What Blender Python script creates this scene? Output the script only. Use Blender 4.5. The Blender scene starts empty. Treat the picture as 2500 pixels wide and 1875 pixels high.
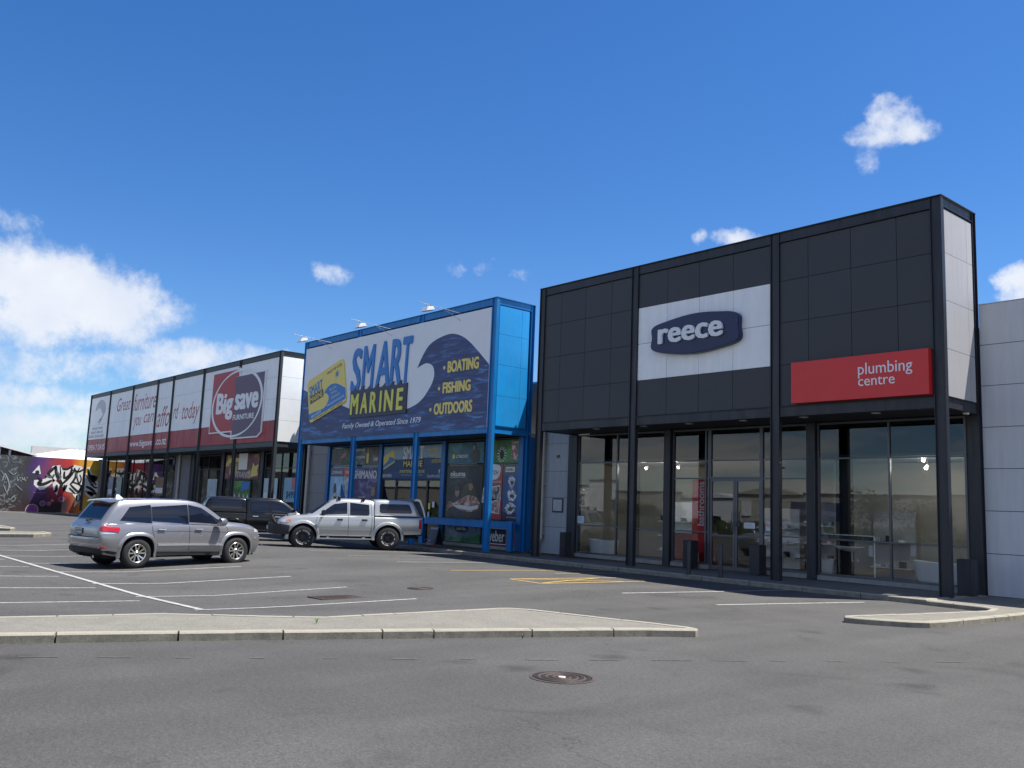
import bpy, bmesh, math, random
from mathutils import Vector, Matrix
random.seed(7)
scene = bpy.context.scene
COL = scene.collection
# ------------------------------------------------------------------ camera, sky, sun, exposure
cam_data = bpy.data.cameras.new('camera')
cam = bpy.data.objects.new('camera', cam_data)
COL.objects.link(cam)
yaw, pitch, roll = 0.86807, 0.138504, 0.040431
fw = Vector((-math.sin(yaw)*math.cos(pitch), math.cos(yaw)*math.cos(pitch), math.sin(pitch)))
r0 = Vector((math.cos(yaw), math.sin(yaw), 0)); u0 = r0.cross(fw)
rt = math.cos(roll)*r0 + math.sin(roll)*u0; up = rt.cross(fw)
cam.matrix_world = Matrix(((rt.x, up.x, -fw.x, 9.6812), (rt.y, up.y, -fw.y, -22.2644), (rt.z, up.z, -fw.z, 1.8309), (0, 0, 0, 1)))
cam_data.sensor_width = 36.0
cam_data.lens = 2173.0/2500*36
cam_data.clip_end = 5000
cam_data.clip_start = 0.05
scene.camera = cam
scene.view_settings.view_transform = 'Standard'
scene.view_settings.look = 'None'
scene.view_settings.gamma = 1
scene.view_settings.use_curve_mapping = False
EXPO = 1.0
scene.view_settings.exposure = EXPO
sun_vec = Vector((2.4, 3.15, 8.84)).normalized()
SUN_EL = math.asin(sun_vec.z); SUN_ROT = math.atan2(sun_vec.x, sun_vec.y)
sd = bpy.data.lights.new('sun', 'SUN'); sd.energy = 4.6; sd.angle = math.radians(0.5); sd.color = (1.0, 0.955, 0.88)
sun = bpy.data.objects.new('sun', sd); COL.objects.link(sun)
sun.rotation_euler = sun_vec.to_track_quat('Z', 'Y').to_euler(); sun.location = (0, 0, 60)

world = bpy.data.worlds.new('World'); scene.world = world; world.use_nodes = True
W = world.node_tree; W.nodes.clear()
def wn(t, **k):
    n = W.nodes.new(t)
    for a, v in k.items(): setattr(n, a, v)
    return n
def wmath(op, a, b=None, c=None, clamp=False):
    n = wn('ShaderNodeMath', operation=op, use_clamp=clamp)
    for i, v in enumerate((a, b, c)):
        if v is None: continue
        if isinstance(v, (int, float)): n.inputs[i].default_value = v
        else: W.links.new(v, n.inputs[i])
    return n.outputs[0]
def wvec(op, a, b=None, scale=None):
    n = wn('ShaderNodeVectorMath', operation=op)
    for i, v in enumerate((a, b)):
        if v is None: continue
        if isinstance(v, (tuple, list, Vector)): n.inputs[i].default_value = tuple(v)
        else: W.links.new(v, n.inputs[i])
    if scale is not None: n.inputs['Scale'].default_value = scale
    return n.outputs['Value'] if op == 'DOT_PRODUCT' else n.outputs['Vector']
def wnoise(vec, scale, detail=6, rough=.55):
    n = wn('ShaderNodeTexNoise'); n.inputs['Scale'].default_value = scale
    n.inputs['Detail'].default_value = detail; n.inputs['Roughness'].default_value = rough
    W.links.new(vec, n.inputs['Vector']); return n
sky = wn('ShaderNodeTexSky', sky_type='NISHITA'); sky.sun_disc = False
sky.sun_elevation = SUN_EL; sky.sun_rotation = SUN_ROT
sky.altitude = 0; sky.air_density = 1.0; sky.dust_density = 0.2; sky.ozone_density = 1.6
tc = wn('ShaderNodeTexCoord'); D = tc.outputs['Generated']
SKY_STRENGTH = 0.064
hsv = wn('ShaderNodeHueSaturation'); hsv.inputs['Saturation'].default_value = 1.30
W.links.new(sky.outputs[0], hsv.inputs['Color'])
skyc = wvec('MULTIPLY', hsv.outputs[0], (SKY_STRENGTH*.77, SKY_STRENGTH*.92, SKY_STRENGTH*1.16))
# clouds: puffs given by their direction, width, height and thickness, edges broken up by noise
dn = wnoise(D, 11, 7, .62)
dv = wvec('SUBTRACT', dn.outputs['Color'], (.5, .5, .5))
DD = wvec('ADD', D, wvec('MULTIPLY', dv, (.060, .060, .042)))
PUFFS = [(-0.9618,0.1867,0.2004,0.13,0.0442,1.3),(-0.9562,0.2245,0.1879,0.1118,0.0468,1.4),(-0.9486,0.2581,0.1832,0.0728,0.0442,1.3),(-0.9395,0.2869,0.187,0.0406,0.0286,1.1),(-0.97,0.18,0.1633,0.104,0.0312,1.0),(-0.9262,0.3488,0.1434,0.0800,0.0210,1.0),(-0.9425,0.3072,0.1319,0.0700,0.0190,.85),(-0.9073,0.3979,0.1357,0.0700,0.0300,.95),(-0.9729,0.2131,0.0895,0.11,0.018,.85),(-0.9786,0.1966,0.0605,0.11,0.030,.95),(-0.957,0.2802,0.0743,0.11,0.018,.8),(-0.9725,0.1969,0.1245,0.10,0.022,.65),(-0.8537,0.4609,0.2426,0.027,0.013,0.7),(-0.859,0.4475,0.2486,0.0146,0.0083,0.35),(-0.7561,0.5992,0.2631,0.0166,0.0104,0.42),(-0.7776,0.5723,0.2604,0.0187,0.0083,0.35),(-0.7325,0.6302,0.2573,0.0104,0.0088,0.3),(-0.5833,0.7569,0.2946,0.0156,0.0094,0.7),(-0.5551,0.7778,0.2946,0.0286,0.0104,0.75),(-0.4010,0.8225,0.4010,0.0250,0.0250,.95),(-0.4068,0.8282,0.3870,0.0420,0.0165,.95),(-0.3928,0.8377,0.3820,0.0250,0.010,0.9),(-0.4244,0.8271,0.3684,0.0120,0.0180,0.5),(-0.328,0.915,0.2348,0.0208,0.0187,1.2),(-0.3224,0.9209,0.2189,0.026,0.0208,1.1),(-0.9548,0.1619,0.2494,0.0286,0.0208,0.4)]
tot = None; low = None
for (x, y, z, a, b, s) in PUFFS:
    c = Vector((x, y, z)); e1 = Vector((-y, x, 0)).normalized(); e2 = c.cross(e1).normalized()
    if e2.z < 0: e2 = -e2
    u = wvec('DOT_PRODUCT', DD, e1/(a*1.12)); v = wvec('DOT_PRODUCT', DD, e2/(b*1.12))
    q = wmath('ADD', wmath('MULTIPLY', u, u), wmath('MULTIPLY', v, v))
    m = wmath('MULTIPLY', wmath('SUBTRACT', 1.0, q), s)
    tot = m if tot is None else wmath('SMOOTH_MAX', tot, m, .18)
n2 = wnoise(D, 32, 10, .66)
tot = wmath('ADD', tot, wmath('MULTIPLY', wmath('SUBTRACT', n2.outputs['Fac'], .555), 2.0))
tot = wmath('DIVIDE', tot, 1.05, clamp=True)
tot = wmath('MULTIPLY', wmath('MULTIPLY', tot, tot), wmath('SUBTRACT', 3.0, wmath('MULTIPLY', tot, 2.0)))
# broken cloud cover added outside the view, gathered low to fill the shaded fascias
sep = wn('ShaderNodeSeparateXYZ'); W.links.new(D, sep.inputs[0])
zz = wmath('ADD', sep.outputs['Z'], .16)
cmb = wn('ShaderNodeCombineXYZ')
W.links.new(wmath('DIVIDE', sep.outputs['X'], zz), cmb.inputs['X']); W.links.new(wmath('DIVIDE', sep.outputs['Y'], zz), cmb.inputs['Y'])
n3 = wnoise(cmb.outputs[0], .9, 8, .6)
away = wmath('SUBTRACT', .45, wvec('DOT_PRODUCT', D, (fw.x, fw.y, 0)))
away = wmath('MULTIPLY', away, 3.0, clamp=True)
wide = wmath('MULTIPLY', wmath('SUBTRACT', n3.outputs['Fac'], .44), 6.0, clamp=True)
wide = wmath('MULTIPLY', wmath('MULTIPLY', wide, away), wmath('SUBTRACT', 1.3, wmath('MULTIPLY', sep.outputs['Z'], 1.5), clamp=True))
n4 = wnoise(D, 9, 5, .5)
cr = wn('ShaderNodeMixRGB'); cr.inputs[1].default_value = (.33, .375, .46, 1); cr.inputs[2].default_value = (.50, .505, .515, 1)
W.links.new(wmath('MULTIPLY', wmath('SUBTRACT', n4.outputs['Fac'], .25), 2.2, clamp=True), cr.inputs[0])
mx = wn('ShaderNodeMixRGB'); W.links.new(wmath('MULTIPLY', tot, .93), mx.inputs[0])
W.links.new(skyc, mx.inputs[1]); W.links.new(cr.outputs[0], mx.inputs[2])
mx2 = wn('ShaderNodeMixRGB'); W.links.new(wide, mx2.inputs[0]); W.links.new(mx.outputs[0], mx2.inputs[1]); mx2.inputs[2].default_value = (.62, .61, .595, 1)   # unseen clouds, brightness raised to fill the shaded store fronts
bg = wn('ShaderNodeBackground'); W.links.new(mx2.outputs[0], bg.inputs['Color']); bg.inputs['Strength'].default_value = 1.0
wo = wn('ShaderNodeOutputWorld'); W.links.new(bg.outputs[0], wo.inputs['Surface'])
# the sky is sampled physically with its own strength (0.085 above)

# ------------------------------------------------------------------ helpers
S = 1.156
def U(v): return v*S
def Z(v): return .12 + (v-.12)*S
MATS = {}
def mat(name, col, rough=.6, metal=0.0, var=.06, vscale=3.0, bump=0.0, bscale=60.0, coat=0.0, emit=0.0, spec=.5, fine=0.0, streak=0.0, tint=0.0):
    if name in MATS: return MATS[name]
    m = bpy.data.materials.new(name); m.use_nodes = True; nt = m.node_tree
    b = nt.nodes['Principled BSDF']
    c4 = (*col, 1)
    b.inputs['Roughness'].default_value = rough; b.inputs['Metallic'].default_value = metal
    b.inputs['Coat Weight'].default_value = coat; b.inputs['Coat Roughness'].default_value = .06
    b.inputs['Specular IOR Level'].default_value = spec
    tcn = nt.nodes.new('ShaderNodeTexCoord')
    if var > 0:
        n = nt.nodes.new('ShaderNodeTexNoise'); n.inputs['Scale'].default_value = vscale; n.inputs['Detail'].default_value = 8; n.inputs['Roughness'].default_value = .65
        nt.links.new(tcn.outputs['Object'], n.inputs['Vector'])
        mr = nt.nodes.new('ShaderNodeMapRange'); mr.inputs['From Min'].default_value = .25; mr.inputs['From Max'].default_value = .75
        mr.inputs['To Min'].default_value = 1-var; mr.inputs['To Max'].default_value = 1+var
        nt.links.new(n.outputs['Fac'], mr.inputs['Value'])
        v = nt.nodes.new('ShaderNodeVectorMath'); v.operation = 'SCALE'; v.inputs[0].default_value = col
        nt.links.new(mr.outputs[0], v.inputs['Scale'])
        last = v.outputs[0]
        if fine:
            n5 = nt.nodes.new('ShaderNodeTexNoise'); n5.inputs['Scale'].default_value = bscale; n5.inputs['Detail'].default_value = 3
            nt.links.new(tcn.outputs['Object'], n5.inputs['Vector'])
            m5 = nt.nodes.new('ShaderNodeMapRange'); m5.inputs['From Min'].default_value = .3; m5.inputs['From Max'].default_value = .7
            m5.inputs['To Min'].default_value = 1-fine; m5.inputs['To Max'].default_value = 1+fine
            nt.links.new(n5.outputs['Fac'], m5.inputs['Value'])
            v5 = nt.nodes.new('ShaderNodeVectorMath'); v5.operation = 'SCALE'; nt.links.new(last, v5.inputs[0]); nt.links.new(m5.outputs[0], v5.inputs['Scale'])
            last = v5.outputs[0]
        if streak:      # rain streaks and dust running down, and a slightly different batch tint per piece
            mp = nt.nodes.new('ShaderNodeMapping'); mp.inputs['Scale'].default_value = (3.2, 3.2, .22); nt.links.new(tcn.outputs['Object'], mp.inputs[0])
            n6 = nt.nodes.new('ShaderNodeTexNoise'); n6.inputs['Scale'].default_value = 2.2; n6.inputs['Detail'].default_value = 7; n6.inputs['Roughness'].default_value = .7; nt.links.new(mp.outputs[0], n6.inputs['Vector'])
            m6 = nt.nodes.new('ShaderNodeMapRange'); m6.inputs['From Min'].default_value = .38; m6.inputs['From Max'].default_value = .72; m6.inputs['To Min'].default_value = 1+streak*.4; m6.inputs['To Max'].default_value = 1-streak
            nt.links.new(n6.outputs['Fac'], m6.inputs['Value']); v6 = nt.nodes.new('ShaderNodeVectorMath'); v6.operation = 'SCALE'; nt.links.new(last, v6.inputs[0]); nt.links.new(m6.outputs[0], v6.inputs['Scale']); last = v6.outputs[0]
            nr = nt.nodes.new('ShaderNodeMapRange'); nr.inputs['To Min'].default_value = max(.05, rough-.10); nr.inputs['To Max'].default_value = min(1, rough+.12); nr.inputs['From Min'].default_value = .35; nr.inputs['From Max'].default_value = .65
            nt.links.new(n6.outputs['Fac'], nr.inputs['Value']); nt.links.new(nr.outputs[0], b.inputs['Roughness'])
        if tint:
            oi = nt.nodes.new('ShaderNodeObjectInfo'); m7 = nt.nodes.new('ShaderNodeMapRange'); m7.inputs['To Min'].default_value = 1-tint; m7.inputs['To Max'].default_value = 1+tint
            nt.links.new(oi.outputs['Random'], m7.inputs['Value']); v7 = nt.nodes.new('ShaderNodeVectorMath'); v7.operation = 'SCALE'; nt.links.new(last, v7.inputs[0]); nt.links.new(m7.outputs[0], v7.inputs['Scale']); last = v7.outputs[0]
        nt.links.new(last, b.inputs['Base Color'])
    else: b.inputs['Base Color'].default_value = c4
    if bump > 0:
        n = nt.nodes.new('ShaderNodeTexNoise'); n.inputs['Scale'].default_value = bscale; n.inputs['Detail'].default_value = 4
        nt.links.new(tcn.outputs['Object'], n.inputs['Vector'])
        bn = nt.nodes.new('ShaderNodeBump'); bn.inputs['Strength'].default_value = bump; bn.inputs['Distance'].default_value = .01
        nt.links.new(n.outputs['Fac'], bn.inputs['Height']); nt.links.new(bn.outputs[0], b.inputs['Normal'])
    if emit: b.inputs['Emission Color'].default_value = c4; b.inputs['Emission Strength'].default_value = emit
    MATS[name] = m; return m
def glass_mat(name, tint, refl=1.0, rough=0.0, base=0.0):
    if name in MATS: return MATS[name]
    m = bpy.data.materials.new(name); m.use_nodes = True; nt = m.node_tree; nt.nodes.clear()
    o = nt.nodes.new('ShaderNodeOutputMaterial'); tr = nt.nodes.new('ShaderNodeBsdfTransparent'); tr.inputs[0].default_value = (*tint, 1)
    gl = nt.nodes.new('ShaderNodeBsdfGlossy'); gl.inputs['Roughness'].default_value = rough
    ge = nt.nodes.new('ShaderNodeNewGeometry'); dt = nt.nodes.new('ShaderNodeVectorMath'); dt.operation = 'DOT_PRODUCT'
    nt.links.new(ge.outputs['Incoming'], dt.inputs[0]); nt.links.new(ge.outputs['True Normal'], dt.inputs[1])
    def mth(op, a, b_):
        q = nt.nodes.new('ShaderNodeMath'); q.operation = op
        for i, w in enumerate((a, b_)):
            if isinstance(w, (int, float)): q.inputs[i].default_value = w
            else: nt.links.new(w, q.inputs[i])
        return q
    cs = mth('SUBTRACT', 1.0, mth('ABSOLUTE', dt.outputs['Value'], 0).outputs[0])
    fr = mth('MULTIPLY_ADD', mth('POWER', cs.outputs[0], 5.0).outputs[0], .96); fr.inputs[2].default_value = .04
    mm = nt.nodes.new('ShaderNodeMath'); mm.operation = 'MULTIPLY_ADD'; mm.inputs[1].default_value = refl; mm.inputs[2].default_value = base; mm.use_clamp = True
    nt.links.new(fr.outputs[0], mm.inputs[0])
    mx = nt.nodes.new('ShaderNodeMixShader'); nt.links.new(mm.outputs[0], mx.inputs[0]); nt.links.new(tr.outputs[0], mx.inputs[1]); nt.links.new(gl.outputs[0], mx.inputs[2])
    # slight waviness of float glass
    tcn = nt.nodes.new('ShaderNodeTexCoord'); n = nt.nodes.new('ShaderNodeTexNoise'); n.inputs['Scale'].default_value = .8; n.inputs['Detail'].default_value = 1
    nt.links.new(tcn.outputs['Object'], n.inputs['Vector'])
    bn = nt.nodes.new('ShaderNodeBump'); bn.inputs['Strength'].default_value = .10; bn.inputs['Distance'].default_value = .01
    nt.links.new(n.outputs['Fac'], bn.inputs['Height']); nt.links.new(bn.outputs[0], gl.inputs['Normal'])
    nt.links.new(mx.outputs[0], o.inputs[0]); MATS[name] = m; return m

class MB:
    def __init__(s): s.v = []; s.f = []
    def add(s, vs, fs):
        k = len(s.v); s.v += [tuple(v) for v in vs]; s.f += [tuple(i+k for i in f) for f in fs]; return s
    def box(s, x0, x1, y0, y1, z0, z1):
        if x0 > x1: x0, x1 = x1, x0
        if y0 > y1: y0, y1 = y1, y0
        if z0 > z1: z0, z1 = z1, z0
        return s.add([(x0,y0,z0),(x1,y0,z0),(x1,y1,z0),(x0,y1,z0),(x0,y0,z1),(x1,y0,z1),(x1,y1,z1),(x0,y1,z1)],
                     [(0,3,2,1),(4,5,6,7),(0,1,5,4),(1,2,6,5),(2,3,7,6),(3,0,4,7)])
    def poly(s, pts): return s.add(pts, [tuple(range(len(pts)))])
    def prism(s, pts, off):       # pts: planar 3D loop, extruded by off
        n = len(pts); off = Vector(off); a = [Vector(p) for p in pts]; b = [p+off for p in a]
        fs = [tuple(range(n)), tuple(reversed(range(n, 2*n)))] + [(i, i+n, (i+1) % n+n, (i+1) % n) for i in range(n)]
        return s.add(a+b, fs)
    def cyl(s, p0, p1, r, n=12, r1=None, caps=True):
        p0 = Vector(p0); p1 = Vector(p1); r1 = r if r1 is None else r1
        d = (p1-p0).normalized(); a = d.orthogonal().normalized(); b = d.cross(a)
        vs = []
        for p, rr in ((p0, r), (p1, r1)):
            for i in range(n):
                t = 2*math.pi*i/n; vs.append(p+a*rr*math.cos(t)+b*rr*math.sin(t))
        fs = [(i, (i+1) % n, (i+1) % n+n, i+n) for i in range(n)]
        if caps: fs += [tuple(reversed(range(n))), tuple(range(n, 2*n))]
        return s.add(vs, fs)
    def lathe(s, prof, c=(0,0,0), n=24, axis='Z', caps=False):   # prof: (r, h)
        vs = []; c = Vector(c)
        for r, h in prof:
            for i in range(n):
                t = 2*math.pi*i/n
                if axis == 'Z': vs.append(c+Vector((r*math.cos(t), r*math.sin(t), h)))
                else: vs.append(c+Vector((r*math.cos(t), h, r*math.sin(t))))
        fs = []
        for k in range(len(prof)-1):
            for i in range(n): fs.append((k*n+i, k*n+(i+1) % n, (k+1)*n+(i+1) % n, (k+1)*n+i))
        if caps: fs += [tuple(reversed(range(n))), tuple(range((len(prof)-1)*n, len(prof)*n))]
        return s.add(vs, fs)
    def tube(s, pts, r, n=8):
        for a, b in zip(pts, pts[1:]): s.cyl(a, b, r, n)
        return s
    def mesh(s, name, m=None, smooth=False, ang=40):
        me = bpy.data.meshes.new(name); me.from_pydata(s.v, [], s.f); me.update()
        bm = bmesh.new(); bm.from_mesh(me); bmesh.ops.recalc_face_normals(bm, faces=bm.faces); bm.to_mesh(me); bm.free()
        if m: me.materials.append(m)
        if smooth:
            for p in me.polygons: p.use_smooth = True
            me.set_sharp_from_angle(angle=math.radians(ang))
        return me
    def build(s, name, m, parent=None, smooth=False, kind=None, bevel=0):
        me = s.mesh(name, m, smooth)
        if bevel:
            bm = bmesh.new(); bm.from_mesh(me)
            bmesh.ops.bevel(bm, geom=list(bm.edges), offset=bevel, segments=2, affect='EDGES', clamp_overlap=True)
            bm.to_mesh(me); bm.free()
            for p in me.polygons: p.use_smooth = True
            me.set_sharp_from_angle(angle=math.radians(35))
        return link(me, name, parent, kind)
def link(me, name, parent=None, kind=None):
    o = bpy.data.objects.new(name, me); COL.objects.link(o)
    if parent:
        o.parent = parent
        if parent.type == 'EMPTY' and not parent.get('local'): o.matrix_parent_inverse = Matrix.Translation(parent.location).inverted()
    if kind: o['kind'] = kind
    return o
def tag(o, label, cat, group=None):
    o['label'] = label; o['category'] = cat
    if group: o['group'] = group
    return o
def thing(name, label, cat, loc=(0,0,0), rz=0, group=None, local=False):
    o = bpy.data.objects.new(name, None); COL.objects.link(o); o.location = loc; o.rotation_euler = (0,0,rz)
    o.empty_display_size = .3
    if local: o['local'] = 1
    return tag(o, label, cat, group)
def boxo(name, x0, x1, y0, y1, z0, z1, m, parent=None, kind=None, bevel=0):
    return MB().box(x0,x1,y0,y1,z0,z1).build(name, m, parent, kind=kind, bevel=bevel)

def text_bmesh(s, bold=0.0, shear=0.0, spacing=1.0, res=3, depth=0.0, underfill=None):
    cu = bpy.data.curves.new('lettering', 'FONT'); cu.body = s; cu.offset = bold; cu.shear = shear
    cu.space_character = spacing; cu.resolution_u = res; cu.extrude = depth; cu.space_line = .85
    o = bpy.data.objects.new('lettering', cu); COL.objects.link(o)
    dg = bpy.context.evaluated_depsgraph_get(); dg.update()
    me = bpy.data.meshes.new_from_object(o.evaluated_get(dg))
    bpy.data.objects.remove(o); bpy.data.curves.remove(cu)
    return me
def text(s, P0, P1, P3, m, parent=None, name='lettering', bold=0.0, shear=0.0, spacing=1.0, depth=0.0, out=None, res=3, persp=None):
    """fit the ink box of s to the parallelogram P0 (bottom left) P1 (bottom right) P3 (top left); depth pushes it out along out"""
    me = text_bmesh(s, 0, shear, spacing, res, 0.5 if depth else 0.0)
    lift = {}
    if bold > 0:      # heavier strokes: the same glyphs again, shifted a little and each a hair prouder
        V = [v.co.copy() for v in me.vertices]; F = [tuple(p.vertices) for p in me.polygons]; VV = []; FF = []
        for k, (dx, dy) in enumerate(((0,0),(bold,bold*.4),(-bold,-bold*.4),(bold*.6,-bold*.6),(-bold*.6,bold*.6))):
            o_ = len(VV); VV += [(v.x+dx, v.y+dy, v.z) for v in V]; FF += [tuple(i+o_ for i in f) for f in F]
            for i in range(o_, len(VV)): lift[i] = k*.0006
        bpy.data.meshes.remove(me); me = bpy.data.meshes.new('lettering'); me.from_pydata(VV, [], FF); me.update()
    xs = [v.co.x for v in me.vertices]; ys = [v.co.y for v in me.vertices]
    x0, x1, y0, y1 = min(xs), max(xs), min(ys), max(ys)
    P0, P1, P3 = Vector(P0), Vector(P1), Vector(P3); out = Vector(out) if out else Vector((0,-1,0))
    for v in me.vertices:
        a = (v.co.x-x0)/(x1-x0); b = (v.co.y-y0)/(y1-y0)
        c = P0+(P1-P0)*a+(P3-P0)*b
        if depth: c = c+out*depth*(v.co.z+.5)
        if lift: c = c+out*lift[v.index]
        v.co = c
    me.materials.clear(); me.materials.append(m)
    bm = bmesh.new(); bm.from_mesh(me); bmesh.ops.recalc_face_normals(bm, faces=bm.faces); bm.to_mesh(me); bm.free()
    return link(me, name, parent)
def textF(s, x0, x1, z0, z1, y, m, parent, **k):     # on a facade facing -Y, in survey units
    return text(s, (U(x0),y,Z(z0)), (U(x1),y,Z(z0)), (U(x0),y,Z(z1)), m, parent, **k)
def flat(name, pts, y, m, parent=None, th=.004):    # polygon (x,z) survey units in a plane y, th thick towards the viewer
    return MB().prism([(U(x), y, Z(z)) for x, z in pts], (0,-th,0)).build(name, m, parent)
def smooth_pts(P, n=6, closed=False):
    out = []; N = len(P)
    rng = range(N if closed else N-1)
    for i in rng:
        if closed: p0,p1,p2,p3 = P[(i-1)%N],P[i],P[(i+1)%N],P[(i+2)%N]
        else: p0,p1,p2,p3 = P[max(i-1,0)],P[i],P[i+1],P[min(i+2,N-1)]
        for k in range(n):
            t = k/n
            out.append(tuple(.5*((2*b)+(-a+c)*t+(2*a-5*b+4*c-d)*t*t+(-a+3*b-3*c+d)*t**3) for a,b,c,d in zip(p0,p1,p2,p3)))
    if not closed: out.append(tuple(P[-1]))
    return out
def interp(x, xs, ys):
    if x <= xs[0]: return ys[0]
    for i in range(len(xs)-1):
        if x <= xs[i+1]: return ys[i]+(ys[i+1]-ys[i])*(x-xs[i])/(xs[i+1]-xs[i])
    return ys[-1]
def gz(x, y):
    return interp(y, [-400,-20,-17,-15,-8,-1,400], [0,0,-.08,-.12,.10,0,0])*interp(x, [-2000,-8,-3,2000], [1,1,0,0]) + interp(x, [-2000,-85,-50,2000], [-.35,-.35,0,0])
# ------------------------------------------------------------------ ground
def asphalt_mat():
    m = bpy.data.materials.new('asphalt'); m.use_nodes = True; nt = m.node_tree; b = nt.nodes['Principled BSDF']
    tcn = nt.nodes.new('ShaderNodeTexCoord'); L = nt.links.new
    def noise(scale, det, rough=.6, dist=0.0, vec=None):
        n = nt.nodes.new('ShaderNodeTexNoise'); n.inputs['Scale'].default_value = scale; n.inputs['Detail'].default_value = det
        n.inputs['Roughness'].default_value = rough; n.inputs['Distortion'].default_value = dist; L(vec or tcn.outputs['Object'], n.inputs['Vector']); return n.outputs['Fac']
    def mr(v, a, b_, c, d):
        n = nt.nodes.new('ShaderNodeMapRange'); L(v, n.inputs[0])
        for i, q in enumerate((a, b_, c, d)): n.inputs[i+1].default_value = q
        return n.outputs[0]
    def ma(op, a, c):
        n = nt.nodes.new('ShaderNodeMath'); n.operation = op
        for i, q in enumerate((a, c)):
            if isinstance(q, (int, float)): n.inputs[i].default_value = q
            else: L(q, n.inputs[i])
        return n.outputs[0]
    big = mr(noise(.22, 6, .6, 1.2), .3, .7, .86, 1.12)
    mid = mr(noise(1.6, 6, .7), .3, .7, .95, 1.06)
    mp = nt.nodes.new('ShaderNodeMapping'); mp.inputs['Scale'].default_value = (1.6, .16, 1); mp.inputs['Rotation'].default_value = (0,0,.1); L(tcn.outputs['Object'], mp.inputs[0])
    streak = mr(noise(.6, 5, .6, .6, mp.outputs[0]), .35, .7, .93, 1.07)
    fine = mr(noise(48, 5, .9), .34, .66, .48, 1.6)
    grit = mr(noise(19, 5, .85), .33, .67, .72, 1.32)
    vo = nt.nodes.new('ShaderNodeTexVoronoi'); vo.inputs['Scale'].default_value = 14; L(tcn.outputs['Object'], vo.inputs['Vector'])
    speck = mr(vo.outputs['Distance'], .0, .07, 1.0, 0.0)
    wn_ = nt.nodes.new('ShaderNodeTexWhiteNoise'); L(vo.outputs['Position'], wn_.inputs['Vector'])
    speck = ma('MULTIPLY', speck, ma('GREATER_THAN', wn_.outputs['Value'], .88))
    val = ma('MULTIPLY', ma('MULTIPLY', big, mid), ma('MULTIPLY', ma('MULTIPLY', fine, streak), grit))
    # oil and tyre marks, darker stains
    stain = mr(noise(.55, 4, .5, 2.0), .60, .74, 1.0, .78)
    val = ma('MULTIPLY', val, stain)
    def vor(scale, feat='F1', vec=None, rnd=1.0):
        n = nt.nodes.new('ShaderNodeTexVoronoi'); n.feature = feat; n.inputs['Scale'].default_value = scale; n.inputs['Randomness'].default_value = rnd; L(vec or tcn.outputs['Object'], n.inputs['Vector']); return n
    # oil drips: a few soft dark spots
    wob = nt.nodes.new('ShaderNodeVectorMath'); wob.operation = 'ADD'; L(tcn.outputs['Object'], wob.inputs[0])
    nn = nt.nodes.new('ShaderNodeTexNoise'); nn.inputs['Scale'].default_value = 2.2; nn.inputs['Detail'].default_value = 5; L(tcn.outputs['Object'], nn.inputs['Vector'])
    sb = nt.nodes.new('ShaderNodeVectorMath'); sb.operation = 'SCALE'; sb.inputs['Scale'].default_value = .55; L(nn.outputs['Color'], sb.inputs[0]); L(sb.outputs[0], wob.inputs[1])
    o1 = vor(.85, 'F1', wob.outputs[0]); w1 = nt.nodes.new('ShaderNodeTexWhiteNoise'); L(o1.outputs['Position'], w1.inputs['Vector'])
    oil = ma('MULTIPLY', mr(o1.outputs['Distance'], .03, .26, .42, 0), ma('GREATER_THAN', w1.outputs['Value'], .62))
    val = ma('MULTIPLY', val, ma('SUBTRACT', 1.0, oil))
    # hairline cracks, only here and there
    c1 = vor(.16, 'DISTANCE_TO_EDGE', wob.outputs[0]); crack = ma('MULTIPLY', mr(c1.outputs['Distance'], .0, .0030, .30, 0), mr(noise(.3, 3), .48, .56, 0, 1))
    val = ma('MULTIPLY', val, ma('SUBTRACT', 1.0, crack))
    # pale worn wheel tracks along the lane
    mp2 = nt.nodes.new('ShaderNodeMapping'); mp2.inputs['Scale'].default_value = (.5, .05, 1); mp2.inputs['Rotation'].default_value = (0,0,-.5); L(tcn.outputs['Object'], mp2.inputs[0])
    val = ma('MULTIPLY', val, mr(noise(1.3, 4, .5, .3, mp2.outputs[0]), .4, .62, .94, 1.10))
    sc = nt.nodes.new('ShaderNodeVectorMath'); sc.operation = 'SCALE'; sc.inputs[0].default_value = (.0690, .0675, .0650); L(val, sc.inputs['Scale'])
    mx = nt.nodes.new('ShaderNodeMixRGB'); L(speck, mx.inputs[0]); L(sc.outputs[0], mx.inputs[1]); mx.inputs[2].default_value = (.36, .35, .33, 1)
    L(mx.outputs[0], b.inputs['Base Color']); b.inputs['Roughness'].default_value = .88; b.inputs['Specular IOR Level'].default_value = .3
    bn = nt.nodes.new('ShaderNodeBump'); bn.inputs['Strength'].default_value = .6; bn.inputs['Distance'].default_value = .006
    L(ma('ADD', fine, grit), bn.inputs['Height']); L(bn.outputs[0], b.inputs['Normal']); return m
M_ASPH = asphalt_mat()
def spans(a, b, st):
    out = []; x = a
    while x < b-1e-6: out.append(x); x += st
    return out+[b]
gx = [-2000,-700,-300,-150,-110] + spans(-95, 45, 1) + [60,90,150,300,700,2000]
gy = [-2000,-700,-300,-150,-90] + spans(-60, 4, 1) + [8,20,60,150,300,700,2000]
g = MB(); nx = len(gx)
for y in gy:
    for x in gx: g.v.append((x, y, gz(x, y)))
for j in range(len(gy)-1):
    for i in range(nx-1):
        k = j*nx+i; g.f.append((k, k+1, k+nx+1, k+nx))
asphalt = g.build('asphalt', M_ASPH, kind='structure')

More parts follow.
